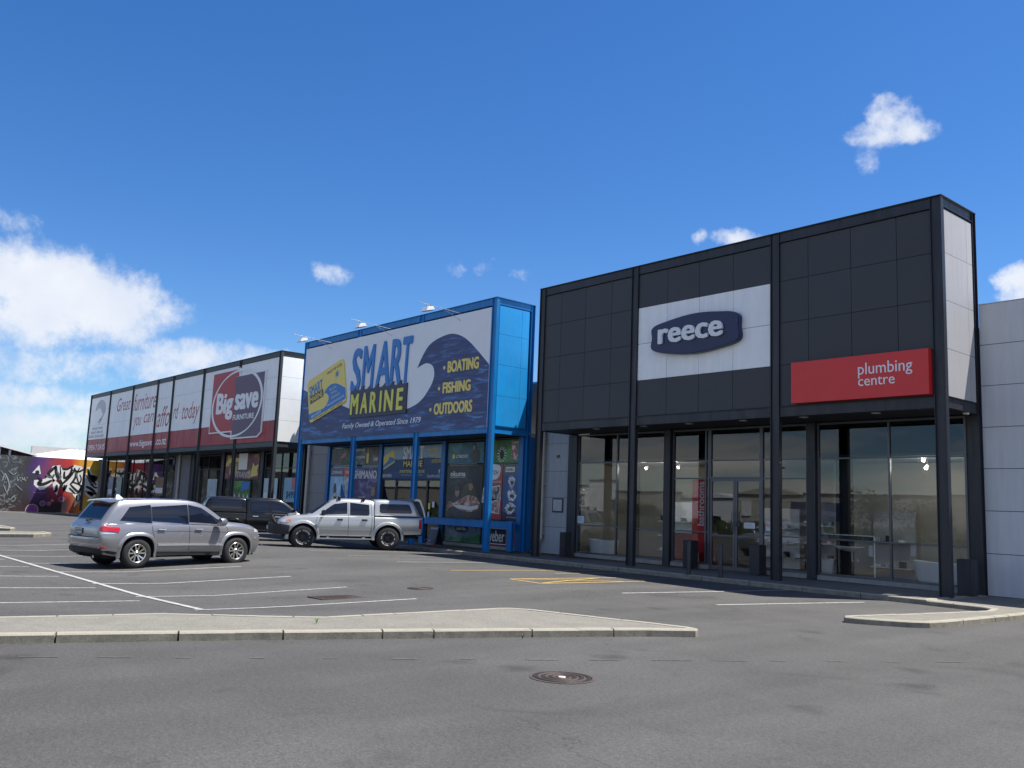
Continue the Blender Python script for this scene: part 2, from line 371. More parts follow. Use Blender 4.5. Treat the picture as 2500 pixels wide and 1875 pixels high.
M_WHITE = mat('line_paint', (.33,.33,.315), .75, var=.55, vscale=11)
M_WHITE2 = mat('worn_line_paint', (.24,.24,.23), .8, var=.5, vscale=9)
M_YEL = mat('yellow_line_paint', (.40,.27,.075), .75, var=.35, vscale=12)
M_YEL2 = mat('worn_yellow_paint', (.24,.17,.06), .8, var=.5, vscale=9)
def stripe(name, p0, p1, w, m, lift=.006):
    p0 = Vector(p0); p1 = Vector(p1); d = p1-p0; n = max(1, int(d.length/.5)); t = d.normalized(); s = Vector((-t.y, t.x))*w/2
    b = MB()
    for i in range(n+1):
        p = p0+d*i/n
        for q in (p-s, p+s): b.v.append((q.x, q.y, gz(q.x, q.y)+lift))
    for i in range(n): k = 2*i; b.f.append((k, k+1, k+3, k+2))
    return b.build(name, m, asphalt)
stripe('parking_spine_line', (-32, -16.72), (-5.0, -16.3), .11, M_WHITE, .010)
for x, y1 in ((-24.8,-11.9),(-22.0,-11.9),(-19.2,-11.9),(-16.35,-11.9),(-13.55,-11.85),(-10.45,-11.95),(-7.70,-12.0),(-5.05,-11.98)):
    stripe('parking_bay_line', (x, -16.5 if x < -6 else -16.42), (x-.05, y1), .09, M_WHITE)
for x, y0 in ((-23.2,-21.6),(-20.4,-21.6),(-17.75,-21.6),(-15.05,-21.6),(-12.25,-21.6),(-9.53,-21.3),(-6.88,-19.6)):
    stripe('parking_bay_line', (x, -16.7), (x-.02, y0), .09, M_WHITE)
for x in (-18.8,-16.1,-13.25): stripe('parking_bay_line', (x, -7.1), (x+.02 if x > -14 else x, -1.3), .09, M_WHITE if x > -14 else M_WHITE2)
for x in (-21.6,-24.3,-27.0,-29.7): stripe('parking_bay_line', (x, -7.1), (x, -1.3), .09, M_WHITE2)
stripe('yellow_bay_line', (-10.0,-7.5), (-10.05,-1.3), .10, M_YEL)
stripe('yellow_bay_line', (-8.97,-4.6), (-8.95,-1.35), .10, M_YEL)
stripe('parking_bay_line', (-4.31,-6.9), (-3.62,-1.3), .09, M_WHITE)
stripe('parking_bay_line', (-1.96,-6.55), (-.98,-2.3), .10, M_WHITE)
# hatched yellow no-parking box
Q = [(-7.45,-7.55), (-6.42,-7.45), (-6.48,-3.6), (-7.52,-3.6)]
for a, b in zip(Q, Q[1:]+Q[:1]): stripe('yellow_box_line', a, b, .10, M_YEL, .006)
for (a, b) in (((-7.44,-7.5),(-6.5,-4.4)), ((-6.45,-7.4),(-7.5,-4.3))): stripe('yellow_hatch_line', a, b, .09, M_YEL, .010)
# faded old lane line and a long crack in the foreground
for i in range(16):
    t = i/15*.96+.01; a = Vector((-1.9,-20.6)).lerp(Vector((4.2,-9.4)), t); b = a+Vector((.49,.87))*random.uniform(.15,.55)
    stripe('faded_lane_mark', a, b, random.uniform(.03,.07), mat('ghost_paint', (.079,.078,.076), .85, var=.5, vscale=14), .005)

# concrete
M_AGG = mat('exposed_aggregate', (.165,.156,.132), .9, var=.16, vscale=2.2, bump=.7, bscale=70, fine=.45)
M_KERB = mat('kerb_concrete', (.27,.25,.20), .85, var=.12, vscale=5, bump=.35, bscale=60, fine=.12)
M_KERB2 = mat('kerb_concrete_shaded', (.22,.20,.155), .9, var=.4, vscale=6, bump=.35, bscale=60, fine=.2)  # outer kerb face: shade painted in as a darker, blotchier concrete
M_PAVE = mat('pavement_concrete', (.105,.104,.10), .9, var=.14, vscale=2.0, bump=.5, bscale=60, fine=.2)
def inset(pts, d):
    n = len(pts); out = []
    for i in range(n):
        a, b, c = Vector(pts[i-1]), Vector(pts[i]), Vector(pts[(i+1) % n])
        t = ((b-a).normalized()+(c-b).normalized()).normalized(); nn = Vector((-t.y, t.x))
        q = nn.dot(Vector((-(b-a).normalized().y, (b-a).normalized().x)))
        out.append(tuple(b+nn*d/max(q, .5)))
    return out
def island(name, pts, h=.13, kw=.15, fill=M_AGG, stone=.62):
    """pts counter-clockwise (x, y); a raised island edged by separate kerb stones with open joints"""
    inn = inset(pts, kw)
    hs = h
    b = MB(); ring = [(x, y, gz(x, y)+hs-.006) for x, y in inn]; bot = [(x, y, gz(x, y)-.1) for x, y in inn]
    n = len(ring); b.v += ring+bot; b.f.append(tuple(range(n)))
    b.f += [(i, i+n, (i+1) % n+n, (i+1) % n) for i in range(n)]
    root = b.build(name, fill, kind='structure')
    for i in range(n):
        A, B = Vector(pts[i]), Vector(pts[(i+1) % n]); a, c = Vector(inn[i]), Vector(inn[(i+1) % n])
        k = max(1, round((B-A).length/stone)); gap = .012/max((B-A).length, .01)
        for j in range(k):
            t0 = j/k+(gap if j else 0); t1 = (j+1)/k-(gap if j < k-1 else 0)
            o0, o1, i0, i1 = A.lerp(B, t0), A.lerp(B, t1), a.lerp(c, t0), a.lerp(c, t1)
            dz = random.uniform(-.003, .003); ins = .02
            o0t, o1t = o0.lerp(i0, ins/kw), o1.lerp(i1, ins/kw)
            z = lambda p: gz(p.x, p.y)
            vs = [(o0.x,o0.y,z(o0)-.05),(o1.x,o1.y,z(o1)-.05),(o1.x,o1.y,z(o1)+hs-.02+dz),(o0.x,o0.y,z(o0)+hs-.02+dz),
                  (o0t.x,o0t.y,z(o0)+hs+dz),(o1t.x,o1t.y,z(o1)+hs+dz),(i0.x,i0.y,z(i0)+hs+dz),(i1.x,i1.y,z(i1)+hs+dz),(i0.x,i0.y,z(i0)-.05),(i1.x,i1.y,z(i1)-.05)]
            fs = [(0,1,2,3),(3,2,5,4),(4,5,7,6),(6,7,9,8),(0,3,4,6,8),(1,9,7,5,2)]
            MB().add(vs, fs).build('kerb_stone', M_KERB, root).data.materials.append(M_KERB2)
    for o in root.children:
        o.data.polygons[0].material_index = 1  # outer face gets the concrete with shade in its colour
    return root
KS = lambda P, k: [(9.68+(x-9.68)*k, -22.26+(y+22.26)*k) for x, y in P]
front = [(-5.2,-28.0),(-3.75,-24.0),(-2.30,-19.9),(-1.86,-18.6),(-1.41,-17.3),(-.99,-16.2),(-.24,-14.2),(.30,-12.85),(.72,-11.85),(.98,-11.40)]
tip = [(1.10,-11.2),(1.02,-11.03),(.80,-11.0)]
backl = [(.2,-11.15),(-.7,-11.45),(-1.95,-11.83),(-2.2,-12.02),(-2.30,-12.3),(-2.31,-13.8),(-2.33,-15.5),(-2.80,-16.35),(-3.62,-17.4),(-3.97,-19.5),(-5.0,-23),(-6.6,-28)]
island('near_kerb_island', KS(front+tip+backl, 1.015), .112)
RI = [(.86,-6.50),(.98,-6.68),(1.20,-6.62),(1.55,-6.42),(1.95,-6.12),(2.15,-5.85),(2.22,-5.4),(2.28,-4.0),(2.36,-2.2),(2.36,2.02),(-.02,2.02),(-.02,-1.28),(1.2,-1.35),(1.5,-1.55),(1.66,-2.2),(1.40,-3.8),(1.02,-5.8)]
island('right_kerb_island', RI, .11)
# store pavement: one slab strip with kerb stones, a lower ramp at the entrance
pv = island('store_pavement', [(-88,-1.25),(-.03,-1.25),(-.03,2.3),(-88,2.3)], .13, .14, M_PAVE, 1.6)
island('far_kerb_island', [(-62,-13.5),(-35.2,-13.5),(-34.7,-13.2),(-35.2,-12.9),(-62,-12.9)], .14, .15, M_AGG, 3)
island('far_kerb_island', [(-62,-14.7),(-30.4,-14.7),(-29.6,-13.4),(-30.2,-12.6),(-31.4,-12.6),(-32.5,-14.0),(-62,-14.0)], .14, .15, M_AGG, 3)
# manhole covers and the drain grate
M_IRON = mat('cast_iron', (.045,.040,.038), .55, .6, var=.3, vscale=20, bump=.3, bscale=90)
M_RUST = mat('rusty_iron', (.085,.062,.05), .75, .3, var=.3, vscale=14)
def manhole(x, y, r, label, hub):
    z = gz(x, y)
    t = thing('manhole_cover', label, 'manhole cover', (x, y, z))
    MB().lathe([(r,-.01),(r,.007),(r*.93,.009),(r*.93,-.01)], (x,y,z), 48).build('frame', M_RUST, t)
    b = MB().lathe([(0.001,.007),(r*.91,.007),(r*.91,-.01)], (x,y,z), 48)
    b.build('lid', M_IRON, t)
    for k in range(1, 7):
        rr = r*(.16+.11*k); MB().lathe([(rr-.012,.007),(rr-.008,.013),(rr+.008,.013),(rr+.012,.007)], (x,y,z), 48).build('raised_ring', M_RUST if k % 2 else M_IRON, t)
    if hub: MB().lathe([(.001,.014),(r*.11,.014),(r*.12,.006)], (x,y,z), 20).build('hub', mat('pale_hub', (.5,.48,.42), .7), t)
manhole(2.36, -15.17, .36, 'round iron manhole cover with ring pattern and pale centre in the foreground asphalt', True)
manhole(-6.73, -10.75, .30, 'small round manhole cover lying between the parking bays and the hatched box', False)
t = thing('drain_grate', 'rectangular iron drain grate set in the asphalt beyond the near kerb island', 'drain grate', (-6.07,-13.2,gz(-6.07,-13.2)))
zc = gz(-6.07,-13.2)
MB().box(-6.34,-5.80,-13.65,-12.75,zc-.02,zc+.004).build('pit', mat('dark_pit', (.006,.006,.006), .9, var=0), t)
fr = MB()
for (a,b,c,d) in ((-6.37,-6.33,-13.68,-12.72),(-5.81,-5.77,-13.68,-12.72),(-6.33,-5.81,-13.68,-13.64),(-6.33,-5.81,-12.76,-12.72)): fr.box(a,b,c,d,zc-.01,zc+.013)
fr.build('frame', M_RUST, t)
for i in range(10):
    yy = -13.61+i*.088; MB().box(-6.32,-5.82,yy,yy+.034,zc-.01,zc+.013).build('grate_bar', M_RUST, t)
# weeds in the kerb joints
M_WEED = mat('weed_leaf', (.09,.16,.03), .7, var=.3, vscale=20)
def weed(x, y, z, h, n, label, flatw=False):
    t = thing('weed', label, 'weed', (x,y,z)); b = MB()
    for i in range(n):
        a = random.uniform(0, 6.28); l = h*random.uniform(.6,1); k = .9 if flatw else .35
        tipp = Vector((x+math.cos(a)*l*k, y+math.sin(a)*l*k, z+l*(.35 if flatw else .9))); mid = Vector((x,y,z)).lerp(tipp, .5)+Vector((0,0,l*.12)); w = Vector((-math.sin(a), math.cos(a), 0))*h*.09
        b.add([Vector((x,y,z))-w*.4, Vector((x,y,z))+w*.4, mid+w, mid-w, tipp], [(0,1,2,3),(3,2,4)])
    b.build('leaves', M_WEED, t)
weed(-.45,-14.9,.02,.085,12,'green weed growing at the foot of the near kerb, left one of two')
weed(.02,-13.7,.015,.09,14,'green weed growing from a kerb joint of the near island, right one of two')
weed(-1.9,-15.9,.105,.11,7,'thin tall weed standing on top of the near kerb island')
# ------------------------------------------------------------------ stores
M_CHAR = mat('charcoal_panel', (.042,.043,.047), .55, var=.07, vscale=.5, bump=.04, bscale=30, tint=.06)
M_CHARS = mat('charcoal_steel', (.019,.021,.028), .45, var=.14, vscale=2, streak=.15)
M_WPAN = mat('white_panel', (.85,.86,.86), .55, var=.05, vscale=1.4, streak=.07, tint=.02)
M_GREYP = mat('pale_grey_panel', (.40,.395,.40), .6, var=.05, vscale=1.0, streak=.08, tint=.02)
M_WALLP = mat('wall_panel', (.56,.575,.60), .6, var=.05, vscale=.7, streak=.09, tint=.02)
M_LINKP = mat('link_wall_panel', (.34,.36,.38), .6, var=.06, vscale=.8, streak=.12, tint=.03)
M_REDP = mat('red_panel', (.34,.032,.036), .5, var=.08, vscale=1.2, streak=.10, tint=.04)
M_BLUES = mat('blue_steel', (.002,.17,.46), .42, var=.12, vscale=2, streak=.18)
M_BLUEP = mat('bright_blue_panel', (.003,.28,.68), .5, var=.08, vscale=1.5, streak=.12, tint=.03)
M_DARKBK = mat('dark_backing', (.008,.008,.009), .9, var=0)
M_SOFF = mat('soffit_paint', (.03,.031,.035), .6, var=.1)
M_SOFFB = mat('blue_soffit_paint', (.02,.05,.08), .6, var=.1)
M_ALU = mat('grey_aluminium', (.115,.12,.135), .4, .5, var=.06)
M_ALUB = mat('blue_aluminium', (.008,.12,.34), .4, .2, var=.06)
M_ALUD = mat('dark_aluminium', (.035,.036,.042), .4, .3, var=.06)
M_ROOF = mat('roof_sheet', (.45,.46,.46), .5, .2, var=.1)
M_GLASS = glass_mat('shop_glass', (.86,.88,.88), 1.15, base=.01)
M_GLASSD = glass_mat('upper_shop_glass', (.40,.44,.48), 1.15, base=.01)
M_PIPE = mat('pipe_pvc', (.50,.48,.42), .5, var=.1)
M_SILL = mat('sill_concrete', (.27,.27,.25), .85, var=.2, vscale=6)
ZP = [4.37, 5.41, 6.485, 7.56, 8.56]      # panel rows
YF = .06                                    # fascia panel face
def panel(parent, x0, x1, z0, z1, m, y=YF, th=.03, g=.014):
    return MB().box(U(x0)+g/2, U(x1)-g/2, y, y+th, Z(z0)+g/2, Z(z1)-g/2).build('panel', m, parent)
def hcol(parent, xc, w, y0, d, z0, z1, m, name='column', flip=False):
    """rolled steel column: two flanges facing sideways, web between"""
    x0, x1 = xc-w/2, xc+w/2; b = MB(); t = .016
    b.box(x0, x0+t, y0, y0+d, z0, z1); b.box(x1-t, x1, y0, y0+d, z0, z1); b.box(x0+t, x1-t, y0+.05, y0+.065, z0, z1)
    return b.build(name, m, parent)
def beam(parent, x0, x1, y0, z0, z1, m, name='beam', d=.16):
    b = MB(); t = .014
    b.box(x0, x1, y0, y0+d, z0, z0+t); b.box(x0, x1, y0, y0+d, z1-t, z1); b.box(x0, x1, y0+.035, y0+.05, z0+t, z1-t)
    return b.build(name, m, parent)
def beamY(parent, x1, y0, y1, z0, z1, m, name='side_beam', d=.16):
    b = MB(); t = .014
    b.box(x1-d, x1, y0, y1, z0, z0+t); b.box(x1-d, x1, y0, y1, z1-t, z1); b.box(x1-.05, x1-.035, y0, y1, z0+t, z1-t)
    return b.build(name, m, parent)
def window(parent, x0, x1, z0, z1, y, mull=(), rails=(), m=M_ALU, top_z=3.18, w=.055, gl=None, glu=None):
    """frame with every pane of its own; survey units"""
    X0, X1, Z0, Z1 = U(x0), U(x1), Z(z0), Z(z1); b = MB(); d = .05
    b.box(X0, X0+w, y-d, y+d, Z0, Z1); b.box(X1-w, X1, y-d, y+d, Z0, Z1)
    b.box(X0+w, X1-w, y-d, y+d, Z0, Z0+w); b.box(X0+w, X1-w, y-d, y+d, Z1-w, Z1)
    xs = [X0+w]; 
    for q in mull: b.box(U(q)-w/2, U(q)+w/2, y-d+.002, y+d-.002, Z0+w, Z1-w); xs += [U(q)-w/2, U(q)+w/2]
    xs.append(X1-w); zs = [Z0+w]
    for q in sorted(rails):
        zs += [Z(q)-.022, Z(q)+.022]
        for i in range(0, len(xs), 2): b.box(xs[i], xs[i+1], y-d+.01, y+d-.01, Z(q)-.022, Z(q)+.022)
    zs.append(Z1-w)
    f = b.build('window', m, parent)
    for i in range(0, len(xs), 2):
        for j in range(0, len(zs), 2):
            up = zs[j] > Z(3.0) if top_z else False
            MB().box(xs[i], xs[i+1], y-.004, y+.004, zs[j], zs[j+1]).build('pane', (glu or M_GLASSD) if up else (gl or M_GLASS), f)
    return f
def store_frame(root, X0, X1, cols, y0, m_steel, m_soff, D=2.08, colw=.29, base=.12, top=8.84, rear_m=None):
    """canopy box: columns, beams, rear corner columns, soffit, lid"""
    zt = Z(top)
    for xc in cols:
        last = xc in (cols[0], cols[-1])
        hcol(root, U(xc), colw, y0, .155, base, zt-.014 if True else 0, m_steel)
    lx = U(cols[0])-colw/2; rx = U(cols[-1])+colw/2
    for a, b_ in zip(cols, cols[1:]):
        xa, xb = U(a)+colw/2+.002, U(b_)-colw/2-.002
        beam(root, xa, xb, y0+.005, Z(4.11), Z(4.36), m_steel)
        beam(root, xa, xb, y0+.005, Z(8.57), zt-.014, m_steel, 'top_beam')
    for xr, sgn in ((rx, 1), (lx+.16, -1)):
        beamY(root, xr-.003, y0+.157, y0+D-.20, Z(4.11), Z(4.36), m_steel)
        beamY(root, xr-.003, y0+.157, y0+D-.20, Z(8.60), zt-.014, m_steel, 'side_top_beam')
    for xr in (rx-.1, lx+.1):
        b = MB(); b.box(xr-.1, xr+.1, y0+D-.198, y0+D-.184, base, zt-.014); b.box(xr-.1, xr+.1, y0+D-.014, y0+D, base, zt-.014); b.box(xr-.008, xr+.008, y0+D-.184, y0+D-.014, base, zt-.014)
        b.build('rear_column', m_steel, root)
    MB().box(lx-.02, rx+.02, y0-.012, y0+D+.01, zt-.012, zt+.006).build('capping', m_steel, root)
    MB().box(lx+.02, rx-.16, y0+.16, y0+D-.21, Z(4.13), Z(4.13)+.03).build('soffit', m_soff, root)

# ---- plumbing showroom (right) ----
shop = thing('showroom_building', 'charcoal panelled shop building on the right with tall glazing under a deep fascia', 'building', (-7.6, 10, 0))
RC = [-12.975, -8.93, -4.2, -.125]
store_frame(shop, -13.1, 0, RC, 0, M_CHARS, M_SOFF)
XS = [-12.85,-12.10,-11.0,-9.89,-9.06, None, -8.80,-7.72,-6.60,-5.49,-4.325, None, -4.075,-3.28,-2.155,-1.04,-.25]
for i in range(len(XS)-1):
    if XS[i] is None or XS[i+1] is None: continue
    for j in range(4):
        white = -8.81 <= XS[i] < -4.4 and j in (1, 2)
        panel(shop, XS[i], XS[i+1], ZP[j], ZP[j+1], M_WPAN if white else M_CHAR)
boxo('fascia_backing', U(-12.95), U(-.16), YF+.032, YF+.08, Z(4.37), Z(8.6), M_DARKBK, shop)
for (ya, yb) in ((.18,1.31),(1.31,1.585)):        # pale side panels
    for j in range(4):
        MB().box(-.055, -.022, U(ya)+.005, U(yb)-.005, Z(ZP[j])+.005, Z(ZP[j+1])-.005).build('side_panel', M_GREYP, shop)
boxo('side_backing', -.12, -.057, U(.17), U(1.59), Z(4.36), Z(8.6), M_DARKBK, shop)
boxo('rear_fascia', U(-13.1)+.02, -.21, 2.0, 2.05, Z(4.36), Z(8.83)-.03, M_CHAR, shop)
YG = 1.97
for xc in (-8.905, -4.15): boxo('inner_column', U(xc)-.15, U(xc)+.13, YG-.16, YG+.16, .13, Z(4.10), M_CHARS, shop)
boxo('end_pier', U(-13.18), U(-12.78), YG-.12, YG+.2, .13, Z(4.10), M_CHARS, shop)
boxo('end_pier', U(-.30), U(-.02), YG-.02, YG+.2, .13, Z(4.10), M_CHARS, shop)
window(shop, -12.775, -9.055, .24, 4.10, YG, (-11.02,), (3.18, 1.145))
window(shop, -8.775, -7.42, .24, 4.10, YG, (-7.56,), (3.18, 2.67, 1.145))
window(shop, -5.70, -4.30, .24, 4.10, YG, (), (3.18, 2.67, 1.145))
window(shop, -7.415, -5.705, 2.67, 4.10, YG, (), (3.18,))
window(shop, -4.025, -.305, .24, 4.10, YG, (-2.12,), (3.18, 1.145))
for a, b_ in ((-12.78,-9.05),(-8.78,-7.42),(-5.70,-4.29),(-4.03,-.30)): boxo('sill', U(a), U(b_), YG-.10, YG+.08, .125, Z(.235), M_SILL, shop)
for x0, x1, hx in ((-7.405,-6.56,-6.62),(-6.55,-5.715,-6.49)):
    b = MB(); X0, X1 = U(x0), U(x1); za, zb = .14, Z(2.665); w = .075
    b.box(X0, X0+w, YG-.03, YG+.03, za, zb); b.box(X1-w, X1, YG-.03, YG+.03, za, zb); b.box(X0+w, X1-w, YG-.03, YG+.03, za, za+.12); b.box(X0+w, X1-w, YG-.03, YG+.03, zb-.08, zb)
    b.box(X0+w, X1-w, YG-.02, YG+.02, Z(1.06), Z(1.06)+.05)
    dr = b.build('door', M_ALU, shop)
    MB().box(X0+w, X1-w, YG-.004, YG+.004, za+.12, zb-.08).build('pane', M_GLASS, dr)
    MB().tube([(U(hx), YG-.09, Z(1.2)), (U(hx), YG-.09, Z(1.75))], .014).build('handle', M_ALU, dr)
for i, x in enumerate((-10.70,-8.92,-7.15,-5.38,-3.61,-1.75)):
    x = x+.0 if x != -8.92 else -8.8
    MB().lathe([(.10,0),(.13,-.02),(.13,-.03),(.09,-.032),(.085,-.01)], (U(x), .42, Z(4.13)-.001), 20).build('downlight', mat('downlight_ring', (.5,.5,.5), .4), shop)
t = thing('security_camera', 'small white dome security camera under the canopy at the right corner column', 'camera', (-.12, 1.42, Z(4.1)))
MB().lathe([(.001,0),(.075,0),(.075,-.05),(.06,-.06)], (-.12,1.42,Z(4.125)), 18).build('housing', M_WPAN, t)
MB().lathe([(.058,-.055),(.05,-.085),(.03,-.105),(.001,-.112)], (-.12,1.42,Z(4.125)), 18).build('dome', mat('smoked_dome', (.02,.02,.02), .08, var=0), t, smooth=True)
# body behind
boxo('roof', U(-13.0), U(9), 2.3, 26, Z(6.1), Z(6.16), M_ROOF, shop)
boxo('rear_wall', U(-13.0), -.08, 25.9, 26.05, .1, Z(6.1), M_LINKP, shop)
boxo('floor', U(-13.1), -.1, 2.2, 12.0, .02, .135, mat('showroom_floor', (.16,.15,.14), .35, var=.1, vscale=1), shop)
boxo('ceiling', U(-13.1), -.1, 2.06, 12.0, Z(3.22), Z(3.28), mat('showroom_ceiling', (.45,.45,.44), .8, var=.03), shop)
boxo('interior_wall', U(-13.1), -.1, 9.0, 9.1, .13, Z(3.2), mat('showroom_wall', (.42,.39,.34), .8, var=.05), shop)
boxo('interior_wall', U(-13.1)-.05, U(-13.1)+.05, 2.1, 9.0, .13, Z(3.2), MATS['showroom_wall'], shop)
boxo('interior_wall', -.18, -.10, 2.1, 9.0, .13, Z(6.0), MATS['showroom_wall'], shop)
boxo('partition', U(-4.9), -.2, 4.6, 4.7, .13, Z(3.2), MATS['showroom_wall'], shop)
boxo('partition', U(-12.6), U(-9.6), 5.3, 5.4, .13, Z(3.2), MATS['showroom_wall'], shop)
boxo('ceiling_void_wall', U(-13.1), -.1, 2.9, 3.0, Z(3.3), Z(4.3), M_DARKBK, shop)

# ---- side wall of the next unit, right edge ----
rw = thing('panel_wall', 'long pale grey wall of wide horizontal panels at the right edge of the picture', 'wall', (6, 2.1, 0))
zj = [.12, 1.03, 1.965, 2.90, 3.83, 4.77, 5.71, 6.655]
for i, (a, b_) in enumerate(zip(zj, zj[1:])):
    for xa, xb in ((.015, 3.9), (3.9, 7.8), (7.8, 11.7)):
        MB().box(xa+.004, xb-.004, 2.06, 2.12, Z(a)+(.008 if i else 0), Z(b_)-.008).build('panel', M_WALLP, rw)
boxo('backing', .01, 11.7, 2.122, 2.3, .1, Z(6.63), M_DARKBK, rw)
boxo('parapet_cap', .01, 11.71, 2.05, 2.32, Z(6.655), Z(6.655)+.02, M_WALLP, rw)
boxo('side_return', 11.5, 11.7, 2.3, 26, .1, Z(6.63), M_WALLP, rw)

# ---- link walls between the stores ----
def link_wall(x0, x1, y, top, label, rows, pipe_x, extra=None, m=M_LINKP, vj=()):
    w = thing('link_wall', label, 'wall', (U((x0+x1)/2), y, 0))
    xs = [x0]+list(vj)+[x1]
    for a, b_ in zip(rows, rows[1:]):
        for xa, xb in zip(xs, xs[1:]):
            if extra and xa < extra[1] and b_ <= extra[2]+.01 and xb > extra[0]:
                if xb > extra[1]+.02: MB().box(U(extra[1])+.004, U(xb)-.004, y, y+.05, Z(a)+.006, Z(b_)-.006).build('panel', m, w)
                continue
            MB().box(U(xa)+.004, U(xb)-.004, y, y+.05, Z(a)+.006, Z(b_)-.006).build('panel', m, w)
    b = MB().box(U(x0 if not extra else extra[1]), U(x1), y+.052, y+.3, .1, Z(top)-.02)
    if extra: b.box(U(x0), U(extra[1]), y+.052, y+.3, Z(extra[2]), Z(top)-.02)
    b.build('backing', M_DARKBK, w)
    MB().box(U(x0), U(x1), y-.01, y+.3, Z(top), Z(top)+.02).build('parapet_cap', m, w)
    # downpipe with brackets and a kicked foot
    X = U(pipe_x); p = MB(); yy = y-.16
    p.cyl((X, yy, Z(.62)), (X, yy, Z(top)-.1), .085, 14)
    p.cyl((X, yy, Z(.64)), (X-.16, yy-.05, Z(.40)), .085, 14); p.cyl((X-.16, yy-.05, Z(.42)), (X-.16, yy-.05, .13), .085, 14)
    dp = p.build('downpipe', M_PIPE, w, smooth=True)
    for zb in (.75, 2.45, 4.0):
        MB().cyl((X, yy, Z(zb)-.02), (X, yy, Z(zb)+.03), .098, 14).box(X-.11, X+.11, yy+.02, y-.001, Z(zb)-.01, Z(zb)+.015).build('bracket', M_PIPE, dp)
    return w
lw = link_wall(-15.0, -13.12, U(1.72), 6.6, 'grey panelled wall with downpipe and white door between the blue and charcoal stores', [.12,1.02,2.02,2.91,3.85,4.78,5.70,6.6], -14.42, extra=(-15.0,-14.55,2.02), vj=(-14.0,) if False else ())
d = MB(); y = U(1.72)
boxo('door_frame', U(-15.0), U(-14.93), y-.02, y+.1, .13, Z(2.02), mat('door_paint', (.40,.41,.44), .45, var=.04), lw)
boxo('door', U(-14.93), U(-14.57), y+.06, y+.1, .16, Z(1.98), MATS['door_paint'], lw)
boxo('threshold', U(-15.0), U(-14.55), y-.06, y+.1, .12, .16, M_SILL, lw)
MB().box(U(-14.97), U(-14.95), y-.03, y-.02, Z(1.1), Z(1.25)).build('hinge', M_ALUD, lw)
wf = boxo('small_window', U(-13.99), U(-13.47), y-.03, y-.001, Z(1.52), Z(2.0), M_ALUD, lw)
boxo('pane', U(-13.94), U(-13.52), y-.036, y-.031, Z(1.57), Z(1.95), mat('frosted_pane', (.35,.38,.40), .25, var=.25, vscale=9), wf)
MB().cyl((U(-13.77), y-.05, Z(3.42)), (U(-13.77), y-.001, Z(3.42)), .06, 12).box(U(-13.80),U(-13.74),y-.09,y-.05,Z(3.36),Z(3.44)).build('tap', mat('brass', (.20,.18,.08), .5, .5), lw)
link_wall(-31.9, -29.15, U(1.72), 6.6, 'grey panelled wall with downpipe between the white furniture store and the blue store', [.12,1.05,1.95,2.85,3.80,4.75,5.7,6.6], -31.45, vj=(-30.6,), m=mat('link_wall_panel_dark', (.25,.245,.25), .7, var=.06))
# corrugated roof vent glimpsed over the wall
t = thing('roof_vent', 'white corrugated curved roof vent glimpsed between the blue and charcoal stores', 'roof vent', (U(-15.6), 4.5, Z(6.6)))
for k in range(12):
    b = MB(); n = 10; x = U(-16.6)+k*.16
    for i in range(n):
        a0, a1 = math.pi*i/n, math.pi*(i+1)/n; ra = .62
        b.add([(x,4.5-ra*math.cos(a0),Z(6.3)+1.05*math.sin(a0)),(x+.10,4.5-ra*1.04*math.cos(a0),Z(6.3)+1.08*math.sin(a0)),(x+.10,4.5-ra*1.04*math.cos(a1),Z(6.3)+1.08*math.sin(a1)),(x,4.5-ra*math.cos(a1),Z(6.3)+1.05*math.sin(a1))],[(0,1,2,3)])
        b.add([(x+.10,4.5-ra*1.04*math.cos(a0),Z(6.3)+1.08*math.sin(a0)),(x+.16,4.5-ra*math.cos(a0),Z(6.3)+1.05*math.sin(a0)),(x+.16,4.5-ra*math.cos(a1),Z(6.3)+1.05*math.sin(a1)),(x+.10,4.5-ra*1.04*math.cos(a1),Z(6.3)+1.08*math.sin(a1))],[(0,1,2,3)])
    b.build('rib', M_WPAN, t)

# ---- marine store (middle, blue) ----
YS = -.29
marine = thing('marine_store', 'bright blue steel framed store in the middle under a large ocean wave billboard', 'building', (U(-22), 10, 0))
SC = [-28.95, -24.2, -19.6, -15.17]
store_frame(marine, -29.1, -15.03, SC, YS, M_BLUES, M_SOFFB, colw=.30)
for xr, a in ((U(-15.03), 1), (U(-29.1), -1)):
    for (ya, yb) in ((-.10,.94),(.94,1.28)):
        for j in range(4):
            x0, x1 = (xr-.05, xr-.018) if a > 0 else (xr+.02, xr+.05)
            MB().box(x0, x1, U(ya)+.005, U(yb)-.005, Z(ZP[j])+.005, Z(ZP[j+1])-.005).build('side_panel', M_BLUEP, marine)
boxo('side_backing', U(-15.03)-.10, U(-15.03)-.052, U(-.12), U(1.3), Z(4.33), Z(8.6), mat('blue_backing', (.002,.05,.13), .8, var=0), marine)
boxo('rear_fascia', U(-29.0), U(-15.2), 1.62, 1.66, Z(4.36), Z(8.8), M_BLUES, marine)
boxo('roof', U(-31.9), U(-13.1), 2.3, 26, Z(6.1), Z(6.16), M_ROOF, marine)
YM = U(1.40)
for xc in (-28.95, -24.43, -19.85, -15.25): boxo('inner_column', U(xc)-.14, U(xc)+.14, YM-.14, YM+.16, .13, Z(4.10), M_ALUB, marine)
window(marine, -28.80, -24.60, .24, 4.10, YM, (-26.85,), (3.17,), m=M_ALUB)
window(marine, -24.27, -20.0, 2.62, 4.10, YM, (), (), m=M_ALUB, top_z=None)
window(marine, -24.27, -23.2, .24, 2.60, YM, (), (), m=M_ALUD, top_z=None)
window(marine, -20.95, -20.0, .24, 2.60, YM, (), (), m=M_ALUD, top_z=None)
window(marine, -19.70, -15.40, .24, 4.10, YM, (-17.35,), (3.17, 1.10), m=M_ALUD)
